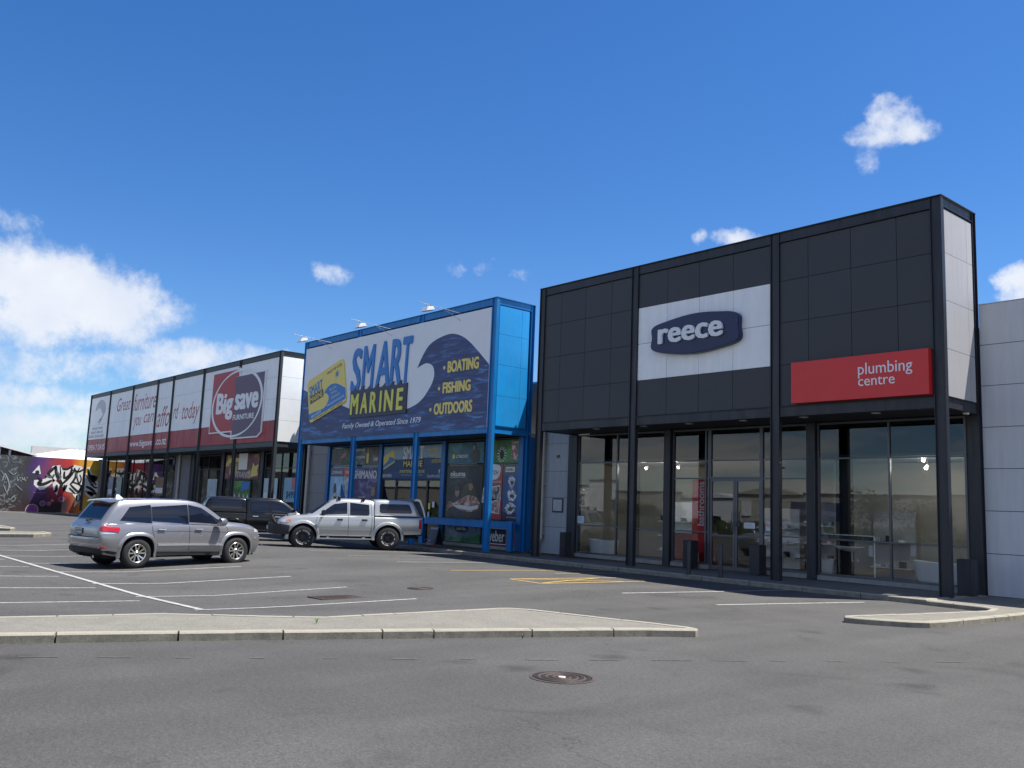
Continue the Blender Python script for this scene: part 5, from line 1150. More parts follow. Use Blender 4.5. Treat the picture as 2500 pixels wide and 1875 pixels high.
        b.f += [(0,1,2,3),(n*4-1,n*4-2,n*4-3,n*4-4)]
        return b.build(name, m or M_SEAM, parent, smooth=False)
    def toppatch(s, name, xa, xb, ya, yb, m, parent, off=.006, nx_=10, ny=12, shrink=0):
        b = MB()
        for i in range(nx_+1):
            x = xa+(xb-xa)*i/nx_; f = 1-shrink*(i/nx_)
            for j in range(ny+1):
                y = (ya+(yb-ya)*j/ny)*f; b.v.append((x, y, s.top(x,y)+off))
        n = len(b.v); b.v += [(x,y,z-.02) for x,y,z in b.v]; q = ny+1
        for i in range(nx_):
            for j in range(ny): k = i*q+j; b.f.append((k,k+1,k+1+q,k+q))
        ring = [j for j in range(q)]+[i*q+ny for i in range(1,nx_+1)]+[nx_*q+j for j in range(ny-1,-1,-1)]+[i*q for i in range(nx_-1,0,-1)]
        for a, c in zip(ring, ring[1:]+ring[:1]): b.f.append((a,c,c+n,a+n))
        return b.build(name, m, parent, smooth=True)
    def flare(s, name, cx, cz, r0, r1, a0, a1, m, parent, sg, off=.03):
        b = MB(); n = 30
        for i in range(n+1):
            a = math.radians(a0+(a1-a0)*i/n); c, s_ = math.cos(a), math.sin(a)
            for r, o_ in ((r0,-.06),(r0,off),(r0+(r1-r0)*.6,off),(r1,.002),(r1,-.02)):
                r = r*sq_r(a, SQ[0]); x, z = cx+r*c, cz+r*s_; b.v.append((x, sg*(s.side(x, max(z,.32))+o_), z))
        for i in range(n):
            for j in range(4): k = i*5+j; b.f.append((k,k+1,k+6,k+5))
        return b.build(name, m, parent, smooth=True)
def wheel(parent, x, y, sg, r, rr, w, style, name='wheel'):
    """sg = +1: outer face towards +y"""
    t = MB(); f = lambda d: sg*d
    prof = [(rr,-w/2),(rr+.02,-w/2-.005),(r-.06,-w/2-.012),(r-.015,-w/2+.012),(r,-w/2+.045),(r,w/2-.045),(r-.015,w/2-.012),(r-.06,w/2+.012),(rr+.02,w/2+.005),(rr,w/2)]
    t.lathe([(a, f(h)) for a, h in prof], (x,y,r), 40, 'Y')
    ty = t.build(name, M_TYRE, parent, smooth=True)
    tb = MB(); n = 60                     # tread blocks
    for i in range(n):
        a = 2*math.pi*i/n; da = math.pi/n*.62
        for h0, h1, sh in ((-w/2+.03,-.01,0),(.01,w/2-.03,.5)):
            aa = a+sh*2*math.pi/n; v = []
            for rad in (r-.004, r+.006):
                for hh in (h0, h1):
                    for dd in (-da, da): v.append((x+rad*math.cos(aa+dd), y+f(hh), r+rad*math.sin(aa+dd)))
            tb.add(v, [(4,5,7,6),(0,4,6,2),(1,3,7,5),(0,1,5,4),(2,6,7,3)])
    tb.build('tread', M_TYRE, ty)
    R = MB().lathe([(rr+.004, f(w/2)), (rr-.004, f(w/2+.008)), (rr-.022, f(w/2-.004)), (rr-.03, f(w/2-.06)), (rr-.03,f(-w/2))], (x,y,r), 40, 'Y')
    if style == 'alloy':
        R.build('rim', M_RIM, ty, smooth=True)
        MB().lathe([(rr-.03, f(0.0)), (.02, f(-.01)), (.001,f(-.01))], (x,y,r), 32, 'Y').build('brake', M_WELL, ty)
        sp = MB()
        for k in range(5):
            for d in (-.19, .19):
                a0 = 2*math.pi*k/5+math.pi/2; ai, ao = a0+d*.75, a0+d*1.45
                ri, ro = .055, rr-.012; wi, wo = .017, .020
                pts = []
                for rad, ang, ww in ((ri, ai, wi), (ro, ao, wo)):
                    cx, cz = x+rad*math.cos(ang), r+rad*math.sin(ang); tx, tz = -math.sin(ang), math.cos(ang); pts.append(((cx-tx*ww, cz-tz*ww), (cx+tx*ww, cz+tz*ww)))
                (A, B), (C_, D_) = pts; yi, yo = y+f(w/2-.035), y+f(w/2-.006)
                sp.add([(A[0],yi,A[1]),(B[0],yi,B[1]),(D_[0],yo,D_[1]),(C_[0],yo,C_[1]),(A[0],yi-f(.03),A[1]),(B[0],yi-f(.03),B[1]),(D_[0],yo-f(.03),D_[1]),(C_[0],yo-f(.03),C_[1])],[(0,1,2,3),(0,3,7,4),(1,5,6,2),(4,7,6,5),(0,4,5,1),(2,6,7,3)])
        sp.lathe([(.001, f(w/2-.012)), (.05, f(w/2-.014)), (.068, f(w/2-.03)), (.068, f(w/2-.07))], (x,y,r), 20, 'Y')
        sp.build('spokes', M_RIM, ty)
        MB().lathe([(.001,f(w/2-.010)),(.030,f(w/2-.011)),(.031,f(w/2-.014))], (x,y,r), 16, 'Y').build('hub_cap', mat('hub_grey', (.12,.12,.13), .4, .5), ty)
    else:
        R.build('rim', M_BLK, ty, smooth=True)
        d = MB().lathe([(rr-.02, f(w/2-.045)), (.12, f(w/2-.055)), (.10, f(w/2-.03)), (.07, f(w/2-.025)), (.001, f(w/2-.025))], (x,y,r), 32, 'Y')
        for k in range(8):
            a = 2*math.pi*k/8; c, s_ = math.cos(a), math.sin(a); cx, cz = x+(rr*.66)*c, r+(rr*.66)*s_
            d.lathe([(.03, f(w/2-.045)), (.028,f(w/2-.035)), (.018, f(w/2-.036)), (.001, f(w/2-.06))], (cx,y,cz), 10, 'Y')
        d.build('steel_disc', M_BLK, ty, smooth=True)
        if style == 'letters':
            L_ = MB(); n = 44
            for i in range(n):
                if i % 11 in (9, 10) or random.random() < .18: continue
                a = 2*math.pi*i/n; da = math.pi/n*random.uniform(.55,.8); v = []
                for rad in (rr+.022, rr+.058):
                    for dd in (-da, da): v.append((x+rad*math.cos(a+dd), y+f(w/2+.014 if rad > rr+.03 else w/2+.008), r+rad*math.sin(a+dd)))
                L_.add(v, [(0,1,3,2)])
            L_.build('white_lettering', mat('tyre_white', (.62,.62,.60), .6, var=.2, vscale=20), ty, kind='stuff')
        else:
            sp = MB()
            for k in range(6):
                a0 = 2*math.pi*k/6; ro = rr-.01; v = []
                for rad, ww, yy in ((.05,.03,w/2-.03),(ro,.028,w/2-.01)):
                    cx, cz = x+rad*math.cos(a0), r+rad*math.sin(a0); tx, tz = -math.sin(a0), math.cos(a0)
                    for q in (-1,1): v.append((cx+q*tx*ww, y+f(yy), cz+q*tz*ww))
                sp.add(v, [(0,1,3,2)])
            sp.build('spokes', M_RIM, ty)
    return ty
def place_vehicle(t, x, y, z, rz, pit=0):
    t.location = (x, y, z); t.rotation_euler = (0, -pit, rz)

# ---- silver SUV ----
M_SILV = mat('silver_grey_paint', (.30,.297,.305), .28, .62, var=.03, coat=.9)
suv = thing('suv', 'silver grey four wheel drive wagon with roof fin aerial, nearest of the parked vehicles', 'car', local=True)
C1 = dict(zs=[(-2.46,.52),(-2.42,.42),(-2.30,.36),(-1.9,.31),(0,.30),(1.9,.28),(2.2,.33),(2.36,.42)],
  zb=[(-2.46,.97),(-2.43,1.06),(-2.38,1.12),(-1.5,1.13),(0,1.105),(1.0,1.075),(1.5,1.06),(2.0,1.02),(2.22,.97),(2.36,.84)],
  zt=[(-2.46,1.0),(-2.43,1.09),(-2.38,1.165),(-2.18,1.46),(-2.03,1.66),(-1.93,1.74),(-1.6,1.775),(-1.0,1.80),(-.3,1.80),(.15,1.775),(.45,1.70),(.85,1.47),(1.22,1.235),(1.36,1.195),(1.7,1.17),(2.05,1.115),(2.24,1.055),(2.33,.98),(2.36,.90)],
  ys=[(-2.46,.62),(-2.40,.78),(-2.25,.86),(-1.5,.90),(1.5,.90),(2.1,.84),(2.28,.70),(2.36,.50)],
  ym=[(-2.46,.78),(-2.42,.87),(-2.36,.91),(-2.2,.94),(-1.6,.95),(0,.945),(1.5,.95),(2.05,.925),(2.22,.86),(2.33,.74),(2.36,.64)],
  yb=[(-2.46,.72),(-2.42,.81),(-2.36,.85),(-2.2,.88),(-1.5,.895),(0,.905),(1.2,.895),(1.95,.865),(2.2,.78),(2.36,.58)],
  yt=[(-2.46,.64),(-2.40,.73),(-2.2,.73),(-2.0,.70),(-1.5,.685),(0,.685),(.45,.68),(.9,.70),(1.25,.765),(1.5,.78),(2.0,.72),(2.25,.60),(2.36,.40)],
  ze=[(-2.46,.985),(-2.43,1.075),(-2.38,1.15),(-2.18,1.43),(-2.03,1.61),(-1.93,1.675),(-1.6,1.705),(-1.0,1.73),(-.3,1.735),(.15,1.71),(.45,1.64),(.85,1.42),(1.22,1.185),(1.36,1.145),(1.7,1.11),(2.05,1.05),(2.24,.99),(2.36,.86)])
xs = [-2.46,-2.445,-2.43,-2.41,-2.38,-2.34,-2.29,-2.23,-2.17,-2.11,-2.05,-2.0,-1.95,-1.9,-1.8,-1.7,-1.55,-1.4,-1.2,-1,-.8,-.6,-.4,-.2,0,.15,.3,.4,.5,.6,.7,.8,.9,1,1.1,1.2,1.28,1.36,1.45,1.6,1.75,1.9,2.0,2.1,2.18,2.25,2.3,2.335,2.36]
SQ[0] = 2.7
J = Loft(xs, C1); WB = 1.4575
body = J.build('body', M_SILV, suv, [(-WB,.39,.455),(WB,.39,.455)])
MB().box(-2.2,2.15,-.72,.72,.26,.5).build('underbody', M_WELL, suv)
MB().cyl((-1.85,-.35,.3),(-2.36,-.42,.30),.04,10).build('exhaust', M_CHR, suv)
MB().cyl((-2.3,0,.36),(-2.56,0,.36),.022,10).cyl((-2.56,0,.34),(-2.56,0,.40),.026,10).build('tow_ball', M_BLK, suv)
for sg in (1,-1):
    q = 'right' if sg < 0 else 'left'
    J.patch('quarter_window', [(-1.99,1.165),(-1.10,1.155),(-1.10,1.635),(-1.52,1.625),(-1.66,1.58)], M_CARGL, suv, sg)
    J.patch('rear_side_window', [(-1.075,1.155),(-.04,1.14),(-.04,1.655),(-1.075,1.636)], M_CARGL, suv, sg)
    J.patch('front_side_window', [(-.01,1.14),(1.08,1.115),(.98,1.20),(.47,1.53),(.32,1.61),(.14,1.645),(-.01,1.655)], M_CARGL, suv, sg)
    for pts in ([(-1.09,1.60),(-1.09,1.13)],[(-1.09,1.13),(-1.08,.95),(-1.0,.72),(-.95,.45)],[(-.025,1.61),(-.025,1.12)],[(-.02,1.12),(-.02,.42)],[(1.10,1.09),(1.16,.95),(1.12,.55),(1.02,.42)]): J.seam('door_gap', pts, suv, sg, .011)
    J.seam('window_trim', [(-2.02,1.145),(-1,1.140),(0,1.125),(1.12,1.10)], suv, sg, .014, .010, M_CHR)
    J.seam('shoulder_crease', [(-1.05,.955),(0,.945),(1.2,.915)], suv, sg, .008, .004, mat('crease_shade', (.10,.10,.11), .3, .5, var=0))
    J.seam('door_moulding', [(-.92,.60),(0,.595),(1.0,.575)], suv, sg, .05, .032, mat('bright_silver', (.62,.62,.64), .25, .6, var=0, coat=.8), .03)
    J.patch('sill_cladding', [(-.95,.30),(.98,.29),(1.0,.40),(-.95,.42)], M_BLK, suv, sg, .012, 3, 14)
    for x in (-WB, WB):
        J.flare('arch_flare', x, .39, .452, .535, -12, 192, M_SILV, suv, sg, .030)
        J.flare('arch_liner', x, .39, .440, .458, -16, 196, M_BLK, suv, sg, .018)
    for x in (-.93, .15): 
        h = J.seam('door_handle', [(x,1.005),(x+.20,1.0)], suv, sg, .036, .045, mat('bright_silver', (.62,.62,.64), .25, .6, var=0, coat=.8), .03); J.patch('handle_recess', [(x+.02,.975),(x+.18,.975),(x+.18,1.03),(x+.02,1.03)], M_BLK, h, sg, .003, 2, 4, .006)
    # wrap-round tail lamp, clear strip under it
    J.patch('tail_lamp', [(-2.435,.955),(-1.99,.925),(-1.955,1.0),(-1.97,1.055),(-2.36,1.085),(-2.43,1.05)], M_LRED, suv, sg, .014, 5, 14, .05)
    J.patch('reverse_lamp', [(-2.43,.865),(-2.12,.87),(-2.05,.91),(-2.43,.945)], M_LCLR, suv, sg, .009, 4, 10, .04)
    J.patch('rear_reflector', [(-2.42,.50),(-2.24,.51),(-2.26,.57),(-2.40,.58)], M_LRED, suv, sg, .012, 3, 5, .03)
    J.patch('headlamp', [(2.04,.90),(2.34,.87),(2.32,.97),(2.04,1.01)], M_LCLR, suv, sg, .010, 4, 8, .03)
    J.patch('bumper_side', [(-2.43,.44),(-2.05,.36),(-1.97,.40),(-2.0,.43),(-2.42,.50)], mat('dark_silver_paint', (.10,.10,.115), .35, .4, var=.03, coat=.6) if False else M_BLK, suv, sg, .006, 4, 8)
    wheel(suv, -WB, sg*.815, sg, .385, .235, .255, 'alloy'); wheel(suv, WB, sg*.815, sg, .385, .235, .255, 'alloy')
    # mirror
    mm = MB(); y0 = sg*.93
    mm.box(.78,.92,y0-.03,y0+sg*.06,1.09,1.13); mr_ = mm.build('mirror_arm', M_BLK, suv)
    c = MB(); n = 14
    prof = [(.76,.60,.55),(.78,.95,.9),(.84,1.0,1.0),(.92,.9,.92),(.985,.55,.6)]
    for x, a, b_ in prof:
        for i in range(n): an = 2*math.pi*i/n; c.v.append((x, sg*1.075+.135*a*math.copysign(abs(math.cos(an))**.7, math.cos(an)), 1.20+.118*b_*math.copysign(abs(math.sin(an))**.7, math.sin(an))))
    for k in range(4):
        for i in range(n): c.f.append((k*n+i,k*n+(i+1)%n,(k+1)*n+(i+1)%n,(k+1)*n+i))
    c.f += [tuple(range(n)), tuple(range(4*n,5*n))]; c.build('mirror_shell', M_SILV, mr_, smooth=True)
    MB().tube([(-1.75,sg*.60,1.735),(-1.55,sg*.60,1.765),(-.2,sg*.60,1.79),(.05,sg*.60,1.76)], .012).build('roof_rail', M_CHR, suv)
J.toppatch('rear_window', -2.335, -2.06, -.62, .62, M_CARGL, suv, .010, 8, 14, .09)
J.toppatch('windscreen', .52, 1.20, -.62, .62, M_CARGL, suv, .006, 10, 14, -.12)
# spoiler, brake light, wiper, aerial
sp = MB(); 
for (x, zt_, zb_, yy) in ((-1.93,1.745,1.70,.64),(-2.10,1.72,1.675,.635),(-2.17,1.69,1.67,.60)):
    for y in (-yy,-yy*.5,0,yy*.5,yy): c_ = .03*(1-(y/yy)**2); sp.v += [(x,y,zt_+c_),(x,y,zb_+c_)]
for k in range(2):
    for j in range(4):
        a = k*10+j*2; sp.f += [(a,a+2,a+12,a+10),(a+1,a+11,a+13,a+3)]
for a in range(20,28,2): sp.f.append((a,a+2,a+3,a+1))
sp.f += [(0,10,11,1),(10,20,21,11),(8,9,19,18),(18,19,29,28)]
sp.build('spoiler', M_SILV, suv, smooth=True)
MB().box(-2.17,-2.15,-.13,.13,1.66,1.68).build('brake_lamp', M_LRED, suv)
MB().tube([(-2.385,0,1.20),(-2.37,-.28,1.24)], .014).lathe([(.03,0),(.03,.04),(.001,.045)], (-2.40,0,1.18), 12).build('wiper', M_BLK, suv)
MB().prism([(-1.70,-.02,1.77),(-1.50,-.02,1.78),(-1.62,-.004,1.875),(-1.68,-.004,1.875)], (0,.03,0)).build('fin_aerial', M_WPAN, suv)
# tail: plate, handle bar, bumper
MB().box(-2.475,-2.458,.02,.46,.86,1.0).build('plate_surround', M_BLK, suv)
pl = MB().box(-2.482,-2.476,.06,.42,.875,.985).build('number_plate', M_LGREYPR, suv)
text('JAS910', (-2.484,.40,.895), (-2.484,.08,.895), (-2.484,.40,.965), M_BLACKPR, pl, bold=.03)
text('Jeep', (-2.470,.35,1.035), (-2.470,.20,1.035), (-2.470,.35,1.075), M_CHR, suv, name='badge', bold=.03, depth=.006, out=(-1,0,0))
text('GRAND CHEROKEE', (.10,-.955,.505), (.72,-.955,.50), (.10,-.955,.535), M_CHR, suv, name='badge', bold=.02, depth=.004)
bp = MB()
for x, y, z0, z1 in ((-2.40,-.86,.50,.80),(-2.50,-.72,.52,.80),(-2.53,-.4,.52,.79),(-2.535,0,.52,.79),(-2.53,.4,.52,.79),(-2.50,.72,.52,.80),(-2.40,.86,.50,.80)): bp.v += [(x,y,z1),(x-.012,y,z1-.05),(x-.01,y,z0+.10),(x+.06,y,z0)]
for k in range(6):
    for j in range(3): a = k*4+j; bp.f.append((a,a+1,a+5,a+4))
for k in range(6): bp.f.append((k*4+0, k*4+4, k*4+4, k*4+0)) if False else None
bp.build('rear_bumper', M_SILV, suv, smooth=True)
bt = MB()
for x, y in ((-2.36,-.86),(-2.45,-.74),(-2.48,-.4),(-2.485,0),(-2.48,.4),(-2.45,.74),(-2.36,.86)): bt.v += [(x,y,.52),(x-.03,y*.985,.49),(x-.0,y*.98,.40),(x+.12,y*.96,.33)]
for k in range(6):
    for j in range(3): a = k*4+j; bt.f.append((a,a+1,a+5,a+4))
bt.build('bumper_skirt', M_BLK, suv, smooth=True)
MB().box(-2.50,-2.40,-.80,.80,.795,.805).build('bumper_step', M_BLK, suv)
MB().box(-2.473,-2.462,.10,.34,.815,.835).build('tailgate_handle', M_BLK, suv)
place_vehicle(suv, -15.50, -13.08, -.085, math.radians(99.5), .012)

# ---- utes ----
def make_ute(name, label, paint, R, bull, step_m, wstyle, details):
    t = thing(name, label, 'ute', local=True); wb = 1.5425
    C = dict(zs=[(-1.0,.46),(1.1,.46),(1.9,.50),(2.3,.55),(2.42,.62)],
     zb=[(-1.0,1.20),(0,1.19),(.9,1.17),(1.4,1.15),(2.0,1.08),(2.28,1.0),(2.42,.88)],
     zt=[(-1.0,1.78),(-.9,1.815),(-.5,1.835),(0,1.84),(.35,1.82),(.55,1.74),(.95,1.47),(1.28,1.25),(1.40,1.215),(1.8,1.19),(2.1,1.14),(2.3,1.06),(2.42,.93)],
     ys=[(-1.0,.84),(1.0,.84),(1.9,.82),(2.3,.74),(2.42,.62)], ym=[(-1.0,.885),(1.0,.885),(1.9,.88),(2.25,.80),(2.42,.66)],
     yb=[(-1.0,.85),(.9,.85),(1.4,.835),(2.0,.80),(2.28,.70),(2.42,.58)],
     yt=[(-1.0,.60),(0,.615),(.5,.62),(.9,.67),(1.3,.74),(1.8,.70),(2.2,.60),(2.42,.45)],
     ze=[(-1.0,1.72),(-.9,1.75),(-.5,1.765),(0,1.77),(.35,1.75),(.55,1.68),(.95,1.42),(1.28,1.205),(1.40,1.17),(1.8,1.14),(2.1,1.085),(2.3,1.01),(2.42,.90)])
    xs = [-1.0,-.97,-.9,-.8,-.6,-.4,-.2,0,.15,.3,.4,.5,.6,.7,.8,.9,1,1.1,1.2,1.28,1.34,1.42,1.55,1.7,1.85,2.0,2.1,2.2,2.28,2.35,2.40,2.42]
    B = Loft(xs, C); B.build('body', paint, t, [(wb,R,R+.09)])
    Cb = dict(zs=[(-2.80,.56),(-1.03,.52)], zb=[(-2.80,1.17),(-1.03,1.17)], zt=[(-2.80,1.21),(-1.03,1.21)], ys=[(-2.80,.80),(-2.6,.83),(-1.03,.84)], ym=[(-2.80,.84),(-2.6,.875),(-1.03,.885)],
      yb=[(-2.80,.82),(-2.6,.85),(-1.03,.86)], yt=[(-2.80,.79),(-1.03,.82)], ze=[(-2.80,1.195),(-1.03,1.195)])
    Bd = Loft([-2.80,-2.77,-2.7,-2.5,-2.3,-2.0,-1.7,-1.4,-1.2,-1.05,-1.03], Cb); Bd.build('tray', paint, t, [(-wb,R,R+.09)])
    Cc = dict(zs=[(-2.76,1.215),(-1.03,1.215)], zb=[(-2.76,1.27),(-1.03,1.27)], zt=[(-2.76,1.27),(-2.7,1.38),(-2.62,1.60),(-2.52,1.77),(-2.4,1.82),(-2.0,1.85),(-1.2,1.845),(-1.05,1.82),(-1.03,1.79)], ys=[(-2.76,.76),(-2.6,.81),(-1.03,.82)], ym=[(-2.76,.77),(-2.6,.815),(-1.03,.825)],
      yb=[(-2.76,.755),(-2.6,.80),(-1.03,.81)], yt=[(-2.76,.72),(-2.55,.64),(-2.3,.62),(-1.05,.62),(-1.03,.60)], ze=[(-2.76,1.275),(-2.7,1.36),(-2.62,1.55),(-2.52,1.70),(-2.4,1.745),(-2.0,1.775),(-1.2,1.775),(-1.03,1.74)])
    Cn = Loft([-2.76,-2.73,-2.7,-2.66,-2.62,-2.57,-2.52,-2.46,-2.4,-2.2,-2.0,-1.7,-1.4,-1.2,-1.08,-1.05,-1.03], Cc); cn = Cn.build('canopy', paint, t)
    MB().box(-2.70,2.2,-.55,.55,.42,.60).build('chassis', M_WELL, t)
    for sg in (1,-1):
        B.patch('front_side_window', [(-.02,1.235),(.98,1.215),(.86,1.33),(.50,1.60),(.38,1.655),(.20,1.685),(-.02,1.69)], M_CARGL, t, sg)
        B.patch('rear_side_window', [(-.84,1.25),(-.80,1.235),(-.12,1.235),(-.12,1.69),(-.74,1.68),(-.82,1.63)], M_CARGL, t, sg)
        Cn.patch('canopy_window', [(-2.46,1.37),(-2.40,1.34),(-1.28,1.34),(-1.22,1.37),(-1.22,1.64),(-1.28,1.68),(-2.30,1.68),(-2.36,1.64)], M_CARGL, cn, sg, .008)
        Cn.seam('canopy_seal', [(-2.75,1.225),(-1.04,1.225)], cn, sg, .022, .018, M_BLK)
        for pts in ([(-.07,1.70),(-.07,.50)],[(-.90,1.66),(-.93,1.2),(-.93,.95),(-.90,.60),(-.86,.50)],[(1.04,1.19),(1.10,1.0),(1.08,.70),(1.0,.50)]): B.seam('door_gap', pts, t, sg, .012)
        for x in (-.72,.18):
            B.patch('handle_recess', [(x-.03,1.03),(x+.17,1.03),(x+.17,1.10),(x-.03,1.10)], M_BLK, t, sg, .004, 3, 5, .01); B.seam('door_handle', [(x-.04,1.07),(x+.18,1.07)], t, sg, .025, .045, details['handle'], .03)
        B.seam('door_step', [(-.90,.70),(0,.70),(1.04,.69)], t, sg, .045, .016, paint, .03)
        B.flare('arch_flare', wb, R, R+.085, R+.20, -8, 188, paint, t, sg, .055); Bd.flare('arch_flare', -wb, R, R+.085, R+.20, -8, 188, paint, t, sg, .055)
        wheel(t, wb, sg*.79, sg, R, .205 if wstyle == 'letters' else .22, .27, wstyle); wheel(t, -wb, sg*.79, sg, R, .205 if wstyle == 'letters' else .22, .27, wstyle)
        MB().box(-1.0,1.0,sg*.84,sg*.98,.36,.40).box(-.7,-.6,sg*.5,sg*.86,.37,.45).box(.6,.7,sg*.5,sg*.86,.37,.45).build('side_step', step_m, t, bevel=.008)
        B.patch('headlamp', [(2.02,.93),(2.36,.88),(2.33,1.0),(2.05,1.05)], M_LCLR, t, sg, .010, 4, 8, .03); B.patch('indicator', [(1.98,.97),(2.14,.95),(2.14,1.04),(2.0,1.06)], M_LORG if details.get('orange') else M_LCLR, t, sg, .014, 3, 5, .02)
        Bd.patch('tail_lamp', [(-2.80,.78),(-2.70,.78),(-2.70,1.12),(-2.80,1.12)], M_LRED, t, sg, .010, 4, 3, .04)
        mm = MB().box(.84,.90,sg*.86,sg*.98,1.20,1.24).build('mirror_arm', M_BLK, t)
        MB().box(.80,.94,sg*.95,sg*1.13,1.20,1.40).build('mirror_shell', details['mirror'], mm, bevel=.03)
    B.toppatch('windscreen', .60, 1.25, -.56, .56, M_CARGL, t, .006, 10, 14, -.14)
    MB().box(-2.86,-2.80,-.78,.78,.52,.64).build('rear_bumper', details['bumper'], t, bevel=.01)
    if bull:
        b = MB(); prof = [(2.02,.92,.52,.82),(2.25,.90,.50,.86),(2.50,.80,.50,.88),(2.68,.60,.52,.88),(2.72,0,.52,.88)]
        pts = [(x,y,a,c) for x,y,a,c in prof]+[(x,-y,a,c) for x,y,a,c in reversed(prof[:-1])]
        for x,y,a,c in pts: b.v += [(x,y,a),(x+.03,y*1.02,a+.12),(x,y,c),(x-.12 if abs(y) < .7 else x,y*.88,c)]
        for k in range(len(pts)-1):
            for j in range(3): q = k*4+j; b.f.append((q,q+1,q+5,q+4))
        bb_ = b.build('bull_bar', M_BLK, t, smooth=True)
        h = MB()
        for y in (-.42,.42): h.tube([(2.66,y,.84),(2.62,y,1.18)], .03)
        h.tube([(2.62,-.42,1.18),(2.62,.42,1.18)], .03).tube([(2.62,.42,1.16),(2.50,.78,.90)], .03).tube([(2.62,-.42,1.16),(2.50,-.78,.90)], .03)
        h.build('hoop', M_BLK, bb_)
        MB().box(2.43,2.46,-.52,.52,.66,1.0).build('grille', M_BLK, t); MB().box(2.462,2.468,-.34,.34,.93,.975).build('grille_bar', M_CHR, t)
        MB().box(2.735,2.745,-.19,.19,.66,.78).build('number_plate', M_WHITEPR, t)
        MB().prism([(1.75,-.28,1.185),(2.05,-.25,1.15),(2.05,.25,1.15),(1.75,.28,1.185)], (0,0,.075)).build('bonnet_scoop', paint, t, bevel=.02)
    if details.get('racks'):
        for x, p_ in ((.28,t),(-.62,t)):
            r_ = MB().box(x-.035,x+.035,-.66,.66,1.895,1.92).build('roof_rack_bar', M_GALV, t)
            for y in (-.60,.60): MB().box(x-.05,x+.05,y-.03,y+.03,1.77,1.897).build('rack_foot', M_BLK, r_)
        r_ = MB().box(-2.16,-2.10,-.60,.60,1.90,1.92).build('canopy_rack_bar', M_BLK, cn)
        # lifted canopy rear door and its frame
        MB().prism([(-2.50,-.62,1.80),(-2.62,-.62,1.90),(-2.78,-.62,1.86),(-2.92,-.62,1.55),(-3.0,-.62,1.22),(-2.95,-.62,1.20),(-2.86,-.62,1.50),(-2.74,-.62,1.78),(-2.62,-.62,1.82)], (0,1.24,0)).build('canopy_rear_door', paint, cn, bevel=.01)
    return t
SQ[0] = 2.0
M_UTE = mat('pale_silver_paint', (.42,.43,.43), .28, .45, var=.03, coat=.8)
M_UTEB = mat('black_paint', (.005,.006,.008), .22, .1, var=0, coat=.35, spec=.3)
u1 = make_ute('ute', 'pale silver double cab ute with canopy, black bull bar and white lettered mud tyres', M_UTE, .415, True, M_GALV, 'letters', dict(handle=M_BLK, orange=True, mirror=M_BLK, bumper=M_BLK, racks=True))
place_vehicle(u1, -21.05, -4.5, .045, math.radians(-112), -.010); u1.scale = (1.035,)*3
u2 = make_ute('ute', 'black double cab ute with canopy and chrome door handles, half hidden behind the wagon', M_UTEB, .40, False, mat('bright_silver', (.62,.62,.64), .25, .6, var=0, coat=.8), 'six', dict(handle=mat('bright_silver', (.62,.62,.64), .25, .6, var=0, coat=.8), mirror=M_UTEB, bumper=M_CHR))
place_vehicle(u2, -26.4, -5.1, .0, math.radians(74), 0)
t = thing('rubbish_bag', 'crumpled pale plastic bags on the pavement edge behind the silver ute', 'plastic bag', (-21.3,-2.1,0))
b = bmesh.new(); bmesh.ops.create_icosphere(b, subdivisions=4, radius=.26)
from mathutils import noise as mnoise
for v in b.verts:
    n_ = mnoise.noise(v.co*7)*.9+mnoise.noise(v.co*19)*.5+abs(mnoise.noise(v.co*33))*.4; v.co = v.co*(1+n_*.55); v.co.z *= .8; v.co += Vector((-21.3,-2.1,.19))
me = bpy.data.meshes.new('bag'); b.to_mesh(me); b.free(); me.materials.append(mat('plastic_film', (.42,.44,.48), .25, var=.2, vscale=7)); [setattr(p,'use_smooth',True) for p in me.polygons]; link(me, 'bag', t)
